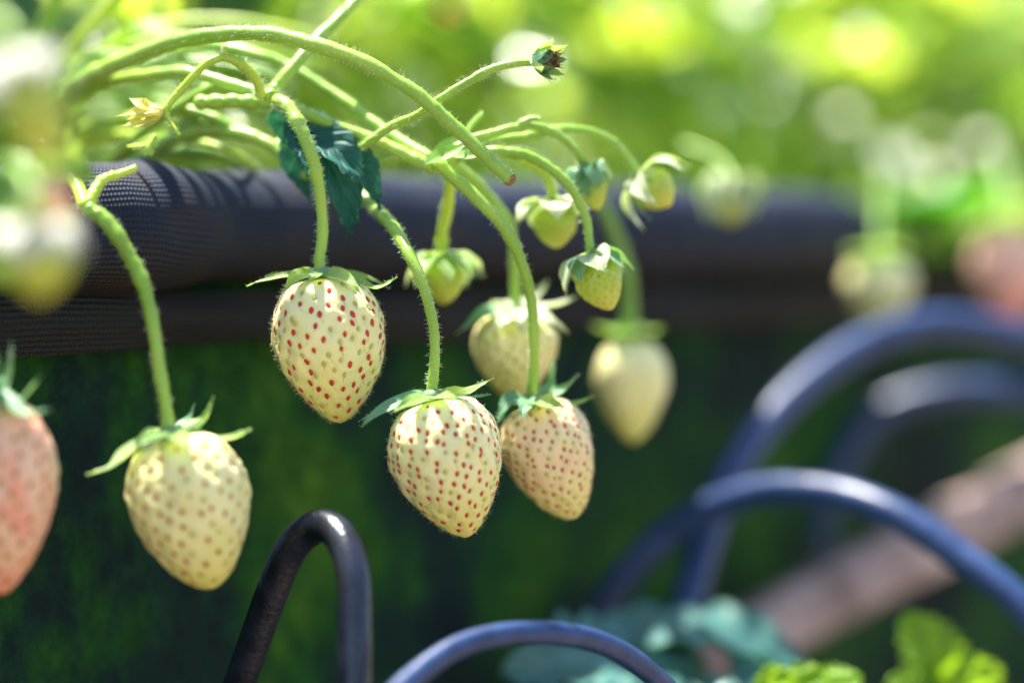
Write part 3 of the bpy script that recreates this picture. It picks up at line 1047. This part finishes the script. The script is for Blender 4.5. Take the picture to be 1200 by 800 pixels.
for k, (a_, h_, w_, o_) in enumerate([(0.2, 1.0, .40, .75), (1.1, .95, .34, .55), (2.1, .95, .36, .8), (3.0, 1.1, .34, .95), (3.6, 1.0, .36, .8), (4.6, 1.0, .36, .5), (5.5, 1.0, .38, .7)]):
    d = f.ex * math.cos(a_) + f.ey * math.sin(a_)
    ms = MB()
    pts = [T + ax * .001, T + d * f.W * .30 + ax * f.W * .20, T + d * f.W * .42 * o_ * 1.3 + ax * f.W * .55, T + d * f.W * .62 * o_ + ax * f.W * .92 * h_]
    pth = blade(ms, pts, f.W * w_, -d + ax * .1, nu=12, fold=.3, rnd=rg.random(), seed=k)
    for _ in range(30):
        i = rg.randrange(len(pth) - 1)
        hair(ms, pth[i], d + Vector((rg.uniform(-1, 1), rg.uniform(-1, 1), rg.uniform(-1, 1))) * .7, rg.uniform(.0008, .0016), .00004, mat=1)
    ms.build('sepal', [sepalTealM if k % 2 else sepalM, hairM], root)
stem_part(root, [(404, 192, .585), (411, 182, .580), (435, 165, .572), (459, 148, .566), (489, 135, .561), (516, 116, .559), (550, 95, .559), (580, 80, .560), (606, 74, .560), (630, 73, .560)],
          [.0012, .0011, .0010, .0010, .0010], stemM, hairs=420, seed=6)

# small yellow bud at the left
T = P(192, 130, .567)
root = empty('flower_bud', T, 'small yellow green flower bud pointing left on a thin pale bent stalk', 'flower bud')
mb = MB(); tube(mb, [T, P(184, 131, .567), P(174, 133, .567), P(166, 134, .567)], [.0008, .0019, .0021, .0010], 12, mat=0)
mb.build('cup', fleshYM, root)
for path, w in [([(186, 127), (170, 128), (134, 137)], 9), ([(184, 133), (168, 140), (142, 148)], 10), ([(182, 128), (166, 122), (151, 115)], 8), ([(186, 136), (172, 144), (156, 149)], 8), ([(184, 130), (166, 133), (148, 141)], 9)]:
    ms = MB(); blade(ms, [P(x, y, .567 - .002 * (k == 1)) for k, (x, y) in enumerate(path)], px2m(w * 1.7, .567), (0, -.8, .6), nu=10, fold=.3, rnd=.9)
    ms.build('sepal', yellowM, root)
stem_part(root, [(305, 113, .572), (304, 102, .571), (298, 90, .570), (288, 79, .569), (270, 69, .568), (256, 68, .568), (238, 78, .567), (216, 101, .567), (203, 116, .567), (192, 130, .567)],
          [.0013, .0012, .0011, .0010, .0009, .0008], stemYM, hairs=260, seed=7, L=.0014)
stem_part(root, [(194, 130, .567), (200, 142, .566), (206, 152, .565), (211, 159, .565)], [.0006, .0004], stemYM, name='prong', hairs=40, seed=8)
stem_part(root, [(268, 70, .568), (264, 62, .567), (262, 54, .566)], [.0007, .0002], stemYM, name='bract', hairs=24, seed=81)


# ------------------------------------------------------------------ fruiting stems
def stem_thing(label, pts, radii, mat=stemM, hairs=0, seed=1, extra=(), **kw):
    root = empty('fruiting_stem', P(*pts[0]), label, 'stem', 'strawberry stems arching over the rail')
    stem_part(root, pts, radii, mat, name='stalk', hairs=hairs, seed=seed, **kw)
    return root


rt = stem_thing('thickest green stem arching right to a cut brown end', [(20, 150, .68), (60, 118, .64), (105, 90, .607), (152, 69, .588), (209, 48, .575), (283, 39, .567), (337, 44, .562), (400, 62, .558),
                (435, 78, .557), (489, 111, .556), (536, 152, .556), (570, 184, .556), (598, 211, .556)],
                [.0026, .0026, .0024, .0021, .0019, .0017, .0017, .0017, .0017, .0016, .0016, .0015], hairs=900, seed=11)
mb = MB(); c0 = P(597.6, 210.4, .556); c1 = P(600.5, 213.6, .5555)
tube(mb, [c0, c0.lerp(c1, .6), c1], [.00152, .00135, .0009], 12, wob=.3); mb.build('cut_end', cutM, rt)
rt = stem_thing('upright light green stem crossing behind the thick arch to the top frame edge', [(319, 113, .575), (323, 104, .576), (344, 78, .578), (367, 51, .582), (394, 24, .588), (418, 0, .594), (450, -34, .60), (480, -100, .61)],
                [.0022, .0017, .0014, .0013, .0012, .0012, .0012], stemM, hairs=420, seed=12)
rt = stem_thing('stem under the thick arch running into the knobbly joint', [(30, 140, .68), (70, 120, .64), (105, 101, .615), (135, 94, .603), (176, 88, .593), (216, 85, .587), (257, 95, .582), (297, 107, .577), (318, 114, .574)],
                [.0024, .0022, .0019, .0016, .0015, .0014, .0014, .0017], hairs=260, seed=13)
rt = stem_thing('long stem passing behind the thick arch towards the branching joint', [(200, 62, .62), (243, 52, .605), (297, 63, .598), (331, 74, .596), (358, 88, .593), (400, 115, .588), (442, 146, .582), (475, 168, .577), (505, 186, .573)],
                [.0014, .0014, .0013, .0012, .0012, .0013, .0015], hairs=420, seed=14)
rt = stem_thing('straight stem from the knobbly joint to the branching joint', [(316, 116, .575), (344, 127, .577), (384, 145, .578), (421, 158, .577), (452, 170, .575), (489, 188, .573), (508, 194, .572)],
                [.0017, .0015, .0015, .0015, .0016, .0018], hairs=350, seed=15)
mb = MB()
pth = catmull([P(x, y, d) for x, y, d in [(230, 120, .580), (243, 120, .579), (262, 119, .578), (282, 119, .577), (300, 120, .576), (318, 117, .575)]], 10)
n_ = len(pth)
tube(mb, pth, [.0014 + .0005 * abs(math.sin(i / n_ * math.pi * 5)) for i in range(n_)], 14)
j1 = mb.build('knobbly_joint', stemM, rt)
rt = stem_thing('lowest thick stem running from the crown down behind the blue green leaf', [(10, 210, .68), (60, 200, .65), (125, 189, .62), (180, 170, .606), (236, 153, .598), (287, 158, .592), (321, 173, .588), (351, 200, .585), (362, 205, .583)],
                [.0028, .0026, .0023, .0020, .0018, .0017, .0016, .0016], stemM, hairs=300, seed=16)
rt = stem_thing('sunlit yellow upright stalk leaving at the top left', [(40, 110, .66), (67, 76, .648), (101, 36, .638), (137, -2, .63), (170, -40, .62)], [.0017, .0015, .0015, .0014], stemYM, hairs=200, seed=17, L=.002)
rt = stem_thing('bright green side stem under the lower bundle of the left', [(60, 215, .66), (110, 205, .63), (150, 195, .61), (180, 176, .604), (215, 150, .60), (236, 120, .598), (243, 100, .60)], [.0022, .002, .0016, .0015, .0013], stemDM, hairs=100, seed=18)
rt = stem_thing('short thin side twig under the straight stem beside the leaf', [(428, 205, .585), (440, 198, .583), (455, 190, .58), (475, 184, .577), (498, 186, .574)], [.0007, .0008, .0010, .0013], stemM, hairs=60, seed=19)
rt = stem_thing('joint stem at the far left holding the lowest left berry', [(60, 190, .56), (88, 214, .552), (100, 240, .543), (112, 222, .545), (122, 210, .547), (138, 205, .549), (160, 197, .55)], [.0018, .0016, .0016, .0013, .0011, .0010, .0008], stemYM, hairs=160, seed=20)
# bracts at the branching joint
rt = stem_thing('branching joint with pale papery bracts left of the cut stem end', [(496, 189, .575), (510, 193, .573), (524, 188, .574), (540, 181, .575)], [.0019, .0023, .0022, .0014], stemM, hairs=120, seed=21)
for path, w, sd in [([(500, 192, .570), (522, 182, .568), (548, 168, .572)], 20, .2), ([(508, 190, .576), (530, 172, .578), (560, 158, .58)], 18, .6), ([(524, 182, .574), (548, 184, .57), (572, 176, .572)], 14, .4)]:
    mb = MB(); blade(mb, [P(*q) for q in path], px2m(w, .573), (0.1, -.7, .7), nu=12, fold=.5, rnd=sd); mb.build('bract', sepalM, rt)
rt = stem_thing('tiny curled bract tips above the right sprays', [(604, 151, .578), (614, 143, .578), (624, 139, .578), (634, 140, .577)], [.0010, .0009, .0007, .0003], stemM, hairs=50, seed=22)
stem_part(rt, [(540, 172, .58), (549, 152, .582), (560, 138, .583), (566, 132, .583)], [.0008, .0006, .0006, .0003], stemM, 'bract', hairs=30, seed=23)
mb = MB(); blade(mb, [P(600, 178, .576), P(622, 176, .577), P(646, 190, .578)], px2m(17, .577), (0, -.2, 1), nu=12, fold=.2, rnd=.9, serr=.25, teeth=4); mb.build('bract', sepalM, rt)

for i, (lab, pts, rad, mt) in enumerate([
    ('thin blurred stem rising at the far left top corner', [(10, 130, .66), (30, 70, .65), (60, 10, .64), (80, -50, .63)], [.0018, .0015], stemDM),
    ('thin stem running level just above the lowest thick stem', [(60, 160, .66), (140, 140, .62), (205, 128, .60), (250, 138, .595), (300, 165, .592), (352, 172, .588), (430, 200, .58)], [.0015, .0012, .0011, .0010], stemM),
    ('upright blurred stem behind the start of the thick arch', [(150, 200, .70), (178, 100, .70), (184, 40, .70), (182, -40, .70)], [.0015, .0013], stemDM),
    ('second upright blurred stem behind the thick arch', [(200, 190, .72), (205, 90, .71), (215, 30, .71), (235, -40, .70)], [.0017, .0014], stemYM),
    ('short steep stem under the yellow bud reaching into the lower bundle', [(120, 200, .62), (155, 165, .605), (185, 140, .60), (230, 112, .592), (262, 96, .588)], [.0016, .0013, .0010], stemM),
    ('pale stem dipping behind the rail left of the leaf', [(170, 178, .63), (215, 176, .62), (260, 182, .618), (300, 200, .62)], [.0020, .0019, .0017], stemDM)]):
    stem_thing(lab, pts, rad, mt, hairs=90, seed=60 + i)
for i, (lab, a_, b_, w_, nh, mt) in enumerate([
    ('broad blurred leaf behind the start of the thick arch', (70, 130, .70), (95, 15, .71), .026, (.3, -.7, .5), leafM),
    ('blurred leaf edge on above the thick arch at the left', (110, 70, .66), (200, 38, .65), .013, (0, -.5, 1), brightM),
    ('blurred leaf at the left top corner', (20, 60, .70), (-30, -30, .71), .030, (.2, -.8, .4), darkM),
    ('blurred green leaf hanging behind the yellow bud', (210, 100, .68), (150, 190, .67), .020, (-.2, -.8, .4), brightM),
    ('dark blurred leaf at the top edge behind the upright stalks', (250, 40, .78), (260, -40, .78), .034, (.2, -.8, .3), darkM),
    ('blurred pale leaf between the stems over the rail', (240, 150, .70), (320, 178, .70), .018, (.1, -.5, .9), leafM)]):
    o_ = MB(); A_, B_ = P(*a_), P(*b_)
    rt_ = empty('strawberry_leaf', A_, lab, 'leaf', 'single leaves among the stems at the upper left')
    leaflet(o_, A_, B_, w_, nh, True, .3 + .1 * i, i); o_.build('blade', mt, rt_)
    o_ = MB(); tube(o_, catmull([A_, A_.lerp(P(40, 180, .70), .5), P(40, 190, .72)], 8), .0009, 8); o_.build('leaf_stalk', stemDM, rt_)

rt_g = random.Random(99)
ORD = 'first second third fourth fifth sixth seventh eighth ninth tenth eleventh twelfth thirteenth fourteenth fifteenth sixteenth'.split()
for i, y0 in enumerate(sorted(rt_g.uniform(60, 200) for _ in range(12))):
    x0 = rt_g.uniform(20, 110); x1 = x0 + rt_g.uniform(130, 330); y1 = y0 + rt_g.uniform(-60, 30)
    y1 = min(y1, 175); d0 = rt_g.uniform(.62, .70); d1 = max(.60, d0 - rt_g.uniform(0, .05))
    stem_thing('thin blurred hairy stem behind the thick arch, %s from the top in the tangle' % ORD[i],
               [(x0 - 60, y0 + 50, d0 + .03), (x0, y0, d0), ((x0 + x1) / 2, min(y0, y1) - rt_g.uniform(5, 30), (d0 + d1) / 2), (x1, y1, d1), (x1 + rt_g.uniform(15, 50), min(y1 + rt_g.uniform(20, 60), 200), d1 + .015)],
               [.0014, .0013, .0010, .0006], rt_g.choice([stemM, stemDM, stemYM]), hairs=120, seed=200 + i, L=.0014)
# crumpled stipules low left: thin pale curls
rt = stem_thing('pale dried stipule curls below the yellow bud', [(150, 172, .578), (162, 172, .576), (172, 170, .575), (180, 160, .575)], [.0004, .0007, .0006, .0004], stemYM, hairs=30, seed=24)
stem_part(rt, [(182, 159, .575), (176, 170, .574), (175, 180, .574), (180, 176, .574)], [.0006, .0008, .0004], stemM, 'stipule', hairs=20, seed=25)

# ------------------------------------------------------------------ blue green leaf hooked over the rail
root = empty('leaf', P(330, 132, .575), 'small dark blue green lobed leaf hanging behind the nearest stem', 'leaf')
k = 0
for path, w, nh, pr in [
    ([(330, 128, .578), (332, 148, .580), (334, 174, .582)], 22, (-.5, -.8, .1), 'sepal'),
    ([(345, 150, .582), (350, 190, .583), (364, 238, .584)], 26, (-.5, -.8, .1), 'sepal'),
    ([(346, 146, .578), (376, 176, .574), (402, 222, .573), (411, 283, .575)], 42, (.2, -.8, .5), 'sepal'),
    ([(350, 148, .579), (394, 176, .575), (428, 206, .575), (446, 246, .576)], 38, (.4, -.7, .6), 'sepal'),
    ([(348, 146, .581), (372, 150, .581), (401, 174, .582)], 30, (.3, -.6, .7), 'oval')]:
    mb = MB()
    blade(mb, [P(*q) for q in path], px2m(w * 1.5, .578), nh, nu=30, nv=7, fold=.30, wprof=pr, rnd=rng.random(), ruffle=.12, seed=k, vein=.02, teeth=7, serr=.12)
    NV = len(mb.v)
    for _ in range(60):
        q = Vector(mb.v[rng.randrange(1, NV // 15) * 15 + rng.choice((0, 14))])
        hair(mb, q, Vector((rng.uniform(-1, 1), rng.uniform(-1, 0), rng.uniform(-1, 1))), .0008, .00003, mat=1)
    mb.build('lobe', [nearM, hairM], root)
    k += 1

# ------------------------------------------------------------------ leaves in the lower foreground
def low_plant(label, crown, leaves, mat, group='leaves poking up in front of the bed side'):
    root = empty('strawberry_plant', crown, label, 'plant', group)
    for i, (att, lf) in enumerate(leaves):
        mb = MB()
        a = P(*att)
        tube(mb, catmull([crown, crown.lerp(a, .5) + Vector((0, -.01, .02)), a], 10), [.0022, .0016], 10)
        mb.build('leaf_stalk', stemDM, root)
        for (t_, w_, nh) in lf:
            mb = MB()
            leaflet(mb, a, P(*t_), w_, nh, True, rng.random(), i, serr=.26, ruffle=.16)
            mb.build('leaf', mat, root)
    return root


low_plant('hazy blue green strawberry leaf spreading along the bottom edge under the thin hose', Vector((.07, .60, 0)), [
    ((1020, 850, .675), [((650, 752, .665), .038, (.2, -.22, .95)), ((820, 905, .62), .05, (0, -.5, .8)), ((1150, 900, .67), .05, (.3, -.5, .8))]),
    ((860, 870, .66), [((590, 782, .64), .044, (.0, -.40, .9)), ((720, 762, .655), .036, (.1, -.40, .9)), ((700, 900, .62), .04, (0, -.5, .8))])], lowM)
low_plant('bright yellow green young leaf standing in the lower right corner', Vector((.125, .665, 0)), [
    ((1120, 835, .66), [((1060, 718, .655), .020, (.2, -.9, .2)), ((1140, 765, .65), .020, (.3, -.9, .3)), ((1040, 800, .645), .015, (0, -.8, .5))])], brightM)
low_plant('small pale leaf edges lit along the bottom frame edge', Vector((.09, .62, 0)), [
    ((915, 850, .625), [((960, 780, .620), .014, (.1, -.6, .7)), ((900, 778, .618), .014, (-.1, -.6, .7)), ((1010, 792, .62), .014, (.3, -.5, .8))])], brightM)


low_plant('blurred green leaves close to the lens at the left edge, around the pinkish fruit', Vector((-.16, .56, .3)), [
    ((-20, 262, .475), [((60, 196, .47), .018, (.2, -.6, .7)), ((92, 262, .475), .016, (0, -.7, .6)), ((20, 330, .47), .016, (-.3, -.8, .3))]),
    ((-10, 180, .50), [((70, 150, .50), .020, (.2, -.6, .7)), ((110, 205, .505), .018, (0, -.7, .6)), ((0, 120, .5), .018, (-.3, -.8, .3))])], leafM)


def flower(label, px, py, d, r_, seed):  # invented blossom, added to make a bright out-of-focus spot of light
    rg = random.Random(seed)
    c = P(px, py, d)
    root = empty('highlight_flower', c, label, 'flower', 'added pale flowers as blurred light spots among the leaves')
    ax = Vector((rg.uniform(-.4, .4), -.6, .6)).normalized(); ex = ax.orthogonal().normalized(); ey = ax.cross(ex)
    for k in range(5):
        a_ = k * 1.2566 + seed
        d_ = ex * math.cos(a_) + ey * math.sin(a_)
        m_ = MB(); blade(m_, [c + d_ * r_ * .1, c + d_ * r_ * .6 + ax * r_ * .12, c + d_ * r_ + ax * r_ * .08], r_ * .95, ax, nu=8, nv=2, wprof='oval', fold=.1)
        m_.build('petal', highlightM, root)
    m_ = MB(); tube(m_, [c - ax * r_ * .1, c + ax * r_ * .12, c + ax * r_ * .22], [r_ * .25, r_ * .3, r_ * .12], 12); m_.build('centre', fleshYM, root)
    m_ = MB(); tube(m_, catmull([c - ax * r_ * .1, c - ax * r_ * .5 + Vector((0, .01, -.02)), Vector((c.x, c.y + .02, .335 if d < 1.3 else 0))], 6), .0009, 6); m_.build('stem', stemM, root)


for i, (px, py, d, w, lab) in enumerate([
    (1048, 186, 1.02, .0085, 'added pale flower as a blurred light spot, brightest one above the far end of the rail'), (1088, 212, 1.08, .0085, 'added pale flower as a blurred light spot just right of the brightest one'),
    (872, 34, 1.05, .0085, 'added pale flower as a blurred light spot near the top edge right of the middle'), (916, 122, 1.15, .009, 'added pale flower as a blurred light spot high above the round blurred bud'),
    (482, 108, .98, .0085, 'added pale flower as a blurred light spot showing between the arch and the spent flower stem'), (440, 60, 1.1, .010, 'added pale flower as a blurred light spot just above the thick arch'),
    (604, 52, 1.2, .010, 'added pale flower as a blurred light spot left of the spent flower'), (1110, 100, 1.2, .0085, 'added pale flower as a blurred light spot in the upper right'),
    (262, 180, .95, .010, 'added pale flower as a blurred light spot behind the lower stems over the rail')]):
    flower(lab, px, py, d, w, i)
rf_ = random.Random(12)
ORD = 'first second third fourth fifth sixth seventh eighth ninth tenth eleventh twelfth thirteenth fourteenth fifteenth sixteenth'.split()
for n_, x0, x1, y1, where in ((16, 560, 1210, 205, 'those over the rail'), (7, 180, 520, 60, 'those over the thick arch')):
    for i, px in enumerate(sorted(rf_.uniform(x0, x1) for _ in range(n_))):
        flower('tiny added pale flower as a blurred light spot, %s from left among %s' % (ORD[i], where), px, rf_.uniform(-5, y1), rf_.uniform(.90, 1.25), rf_.uniform(.003, .006), 30 + i)


# pale stone lower right
def rock(label, c, r, seed):
    bpy_mb = MB()
    nu, nv = 28, 18
    V, Fc = [], []
    for i in range(nv + 1):
        th = math.pi * i / nv
        for j in range(nu):
            ph = 2 * math.pi * j / nu
            d = Vector((math.sin(th) * math.cos(ph), math.sin(th) * math.sin(ph) * .9, math.cos(th) * .8))
            k = 1 + .22 * mnoise.noise(d * 1.6 + Vector((seed, 0, 0))) + .06 * mnoise.noise(d * 6)
            V.append(c + d * r * k)
    for i in range(nv):
        for j in range(nu):
            Fc.append((i * nu + j, (i + 1) * nu + j, (i + 1) * nu + (j + 1) % nu, i * nu + (j + 1) % nu))
    bpy_mb.add(V, Fc)
    o = bpy_mb.build('rock', strawM)
    return tag(o, label, 'rock')


rock('pale tan sunlit stone in the lower right corner', Vector((P(1215, 840, .80).x, P(1215, 840, .80).y, .09)), .105, 2)


# ------------------------------------------------------------------ hoses
hoseKM = simple('jet_black_hose', (.005, .007, .014), .27, .6, (700, .5, .0004), nzs=(170, (.014, .018, .032)))


def hose(label, pts, r, end_a, end_b, hm=None):
    root = empty('hose', end_a, label, 'hose', 'black plastic hose loops beside the bed')
    mb = MB()
    core = catmull([P(*p) for p in pts], 16)

    def leg(p, t):
        t = t.normalized(); g_ = p + Vector((t.x, t.y, 0)) * .035; g_.z = -.004
        c = p + t * .06
        return [p * (1 - u) ** 2 + c * (2 * u * (1 - u)) + g_ * u * u for u in np.linspace(0, 1, 14)[1:]]
    path = leg(core[0], core[0] - core[1])[::-1] + core + leg(core[-1], core[-1] - core[-2])
    root.location = path[0]
    bpy.context.view_layer.update()
    tube(mb, path, r, 22)
    # moulded seam
    mb.build('tube', hm or hoseM, root)
    for e, nxt in ((path[0], path[3]), (path[-1], path[-4])):
        d = (nxt - e).normalized()
        mb = MB()
        tube(mb, [e - d * .004, e + d * .012, e + d * .014], [r * 1.5, r * 1.5, r * 1.2], 16)
        mb.build('connector', hoseM, root)
    return root


def gp(px, py, d, z=0.0):
    q = P(px, py, d); q.z = z; return q


hose('nearest black hose loop, a narrow sharp hoop at the bottom left of centre',
     [(270, 830, .575), (296, 757, .566), (320, 690, .558), (343, 640, .552), (374, 616, .547), (400, 630, .540), (414, 675, .534), (416, 740, .530), (416, 830, .526)],
     .0038, gp(200, 900, .60), gp(425, 900, .52), hoseKM)
hose('thin black hose loop just rising over the bottom edge under the centre berry',
     [(440, 840, .50), (482, 795, .512), (540, 756, .522), (610, 741, .53), (690, 748, .54), (750, 778, .55), (800, 825, .56)],
     .0026, gp(400, 900, .49), gp(860, 900, .57))
hose('tallest blurred black hose loop sweeping up to the right edge',
     [(786, 800, .69), (806, 705, .70), (850, 570, .72), (912, 480, .74), (998, 410, .76), (1085, 380, .775), (1170, 388, .785), (1260, 420, .79), (1330, 520, .80)],
     .0050, gp(770, 900, .68), gp(1400, 900, .82))
hose('blurred black hose loop with bright top, crossing under the tallest one',
     [(690, 740, .71), (735, 670, .705), (800, 612, .70), (880, 578, .69), (960, 575, .675), (1040, 598, .66), (1120, 648, .65), (1200, 712, .64), (1300, 830, .63)],
     .0044, gp(640, 900, .72), gp(1350, 900, .62))
hose('faint most blurred black hose loop behind the others at the right edge',
     [(960, 620, .83), (985, 545, .835), (1030, 485, .84), (1100, 460, .84), (1180, 458, .84), (1270, 480, .84), (1340, 560, .84)],
     .0048, gp(950, 900, .82), gp(1400, 900, .84))

# weathered stake leaning on the bed side
A = P(870, 752, .76); B = P(1200, 575, .845)
d = (B - A)
lo = A - d * (A.z / d.z) * 1.0
hi_ = B + d * .75
root = empty('wooden_stake', lo, 'pinkish weathered wooden stake leaning diagonally in the lower right', 'stake')
mb = MB()
dn = (hi_ - lo).normalized()
sd = dn.cross(Vector((0, -1, 0))).normalized(); fn = sd.cross(dn).normalized()
w, th = .0100, .006
L = (hi_ - lo).length
V, uv, Fc = [], [], []
nn = 60
prof = [(-w, -th + .002), (-w + .002, -th), (w - .002, -th), (w, -th + .002), (w, th - .002), (w - .002, th), (-w + .002, th), (-w, th - .002)]
for i in range(nn + 1):
    t = i / nn
    tp = 1 if t < .96 else 1 - (t - .96) / .04 * .6
    for k, (a, b) in enumerate(prof):
        wb = .0012 * mnoise.noise(Vector((t * 18, k, 2)))
        V.append(lo + dn * (t * L) + sd * (a * tp + wb) + fn * (b * tp)); uv.append((t * L, k * .004))
for i in range(nn):
    for k in range(8):
        Fc.append((i * 8 + k, i * 8 + (k + 1) % 8, (i + 1) * 8 + (k + 1) % 8, (i + 1) * 8 + k))
Fc.append(tuple(range(8))); Fc.append(tuple(nn * 8 + k for k in reversed(range(8))))
mb.add(V, Fc, 0, .5, uv)
mb.build('shaft', woodM, root)


# ------------------------------------------------------------------ background plants
def plant(label, crown, nl, h, spread, size, seed, group, name='strawberry_plant', mat=None, avoid=None, az=None):
    rg = random.Random(seed)
    root = empty(name, crown, label, 'plant', group)
    ml, ms = MB(), MB()
    for i in range(nl):
        a = rg.random() * 2 * math.pi if az is None else rg.uniform(*az)
        rr_ = spread * math.sqrt(rg.random()); hh = h * rg.uniform(.45, 1.05)
        tip = crown + Vector((math.cos(a) * rr_, math.sin(a) * rr_, hh))
        if (avoid and avoid(tip)) or sunlit(tip): continue
        mid = crown.lerp(tip, .55) + Vector((0, 0, h * .15))
        tube(ms, catmull([crown + Vector((math.cos(a), math.sin(a), 0)) * .005, mid, tip], 5), [.0016, .0011], 6, rnd=rg.random())
        up = Vector((rg.uniform(-.6, .6), rg.uniform(-.6, .6), 1)).normalized()
        rv = rg.random()
        for da in (-1.15, 0, 1.15):
            dv = Vector((math.cos(a + da), math.sin(a + da), rg.uniform(-.35, .15)))
            dv = (dv - up * dv.dot(up) * .7).normalized()
            s = size * rg.uniform(.75, 1.2)
            leaflet(ml, tip, tip + dv * s, s * .82, up, False, min(1, max(0, rv + rg.uniform(-.15, .15))), seed + i, droop=rg.uniform(0, .2))
    o = ms.build('leaf_stalks', stemM, root); tag(o, kind='stuff')
    o = ml.build('foliage', mat or leafM, root); tag(o, kind='stuff')
    return root


def avoid1(t):
    q = t - CAM
    dd = q.dot(FWD)
    if dd < .12: return True
    px = 600 + q.x / dd * F; py = 400 - q.dot(UP) / dd * F
    return (-300 < px < 1500 and -60 < py < 900 and dd < (.82 if px > 240 else .74)) or (px > 280 and dd < .80) or dd < .66


TARGETS = [P(*t) for t in [(375, 330, .567), (508, 470, .56), (640, 480, .583), (604, 370, .606), (220, 520, .537), (0, 480, .52), (519, 310, .598), (650, 250, .592),
                           (697, 220, .588), (765, 220, .594), (705, 320, .576), (740, 400, .672), (640, 70, .56), (200, 60, .58), (400, 80, .56), (520, 130, .556),
                           (170, 130, .567), (40, 110, .418), (44, 300, .425), (54, 230, .44), (110, 250, .542), (380, 800, .54), (500, 200, .66)]]


def sunlit(t, r=.062):
    for q in TARGETS:
        w_ = t - q
        k = w_.dot(sdir)
        if k > 0 and (w_ - sdir * k).length < r: return True
    return False


rp = random.Random(77)
GB = 'strawberry plants growing in the raised bed'
spots = [(-.12, .16), (-.02, .24), (.10, .30), (.22, .22), (.28, .34), (.36, .20), (.44, .32), (.52, .20), (.60, .34), (.70, .22), (.80, .34), (.92, .22), (1.05, .32), (1.2, .24), (.02, .36)]
desc = ['leafy plant behind the lens side end of the stems, at the upper left', 'leafy plant just right of the upper left one, behind the thick arch', 'leafy plant behind the middle of the thick arching stem',
        'leafy plant behind the spent flower', 'leafy plant in the back row behind the spent flower', 'leafy plant above the cut stem end', 'back row plant above the right sprays',
        'leafy plant above the blurred round bud', 'back row plant above the far end of the rail', 'leafy plant hanging over where the rail ends', 'back row plant right of the rail end',
        'leafy plant above the very blurred pale berry', 'back row plant near the right frame edge', 'leafy plant at the right frame edge above the pink berry', 'back row plant at the left behind the arching stems']
for i, (s, o) in enumerate(spots):
    plant(desc[i], bedpt(s, o + (.02 if s > .35 else 0), .338), 27, .16, .13, .036, 100 + i, GB, avoid=avoid1)
# leaves hanging over the end of the rail, right side
def avoid2(t):
    q = t - CAM; dd = q.dot(FWD)
    return dd < .90 or 600 + q.x / dd * F < 985


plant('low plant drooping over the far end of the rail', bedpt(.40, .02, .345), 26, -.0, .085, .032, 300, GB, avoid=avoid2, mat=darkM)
plant('low plant drooping over the second bed above the pink berry', bedpt(.52, .0, .355), 30, -.0, .10, .034, 301, GB, avoid=avoid2)

# rows of plants beyond
for r_ in range(2):
    y0 = 1.75 + r_ * .75
    for i in range(9):
        x = -.75 + i * .2 + rp.uniform(-.05, .05) + r_ * .08
        side = ['far left', 'left', 'left of the middle', 'middle left', 'middle', 'middle right', 'right of the middle', 'right', 'far right'][i]
        plant('big blurred plant in the %s row beyond the bed, %s' % (['next', 'last'][r_], side), Vector((x * (1 + r_ * .45), y0, .0)), 30, .62 + r_ * .22, .17, .075, 400 + r_ * 20 + i,
              'tall leafy plants in rows beyond the bed')


# garden trees and hedge far behind
def tree(label, base, h, cr, seed, n=900):
    rg = random.Random(seed)
    root = empty('tree', base, label, 'tree', 'trees at the end of the garden')
    mb = MB()
    top = base + Vector((0, 0, h * .6))
    tube(mb, catmull([base, base + Vector((.05, 0, h * .3)), top], 6), [.09, .06, .03], 10)
    for k in range(7):
        a = k * 2.4
        tube(mb, catmull([base + Vector((0, 0, h * (.3 + .04 * k))), base + Vector((math.cos(a) * cr * .4, math.sin(a) * cr * .4, h * (.5 + .04 * k))),
                          base + Vector((math.cos(a) * cr * .8, math.sin(a) * cr * .8, h * (.6 + .05 * k)))], 4), [.035, .012], 7)
    mb.build('trunk', trunkM, root)
    mb = MB()
    cl = [Vector((rg.gauss(0, cr * .45), rg.gauss(0, cr * .45), rg.uniform(.12, 1.0) * h)) for _ in range(34)]
    for i in range(n):
        c = rg.choice(cl)
        p = base + c + Vector((rg.gauss(0, 1), rg.gauss(0, 1), rg.gauss(0, .8))) * cr * .16
        if p.z < .15: continue
        d = Vector((rg.uniform(-1, 1), rg.uniform(-1, 1), rg.uniform(-.8, .4))).normalized()
        s = rg.uniform(.09, .16)
        leaflet(mb, p, p + d * s, s * .7, (rg.uniform(-.7, .7), rg.uniform(-.7, .7), 1), False, rg.random(), i)
    o = mb.build('crown', farM, root); tag(o, kind='stuff')
    return root


for i, (x, y, h, cr) in enumerate([(-1.5, 6.0, 2.6, .9), (-.3, 6.6, 2.8, .9), (.55, 6.1, 2.2, .7), (2.1, 7.5, 2.6, .8)]):
    tree(['dark leafy tree at the far left end of the garden', 'broad leafy tree behind the middle of the picture', 'smaller leafy tree right of the broad one', 'leafy tree at the far right beside the bright gap'][i],
         Vector((x, y, 0)), h, cr, 900 + i)

for o in bpy.data.objects:
    if '_o' in o: del o['_o']
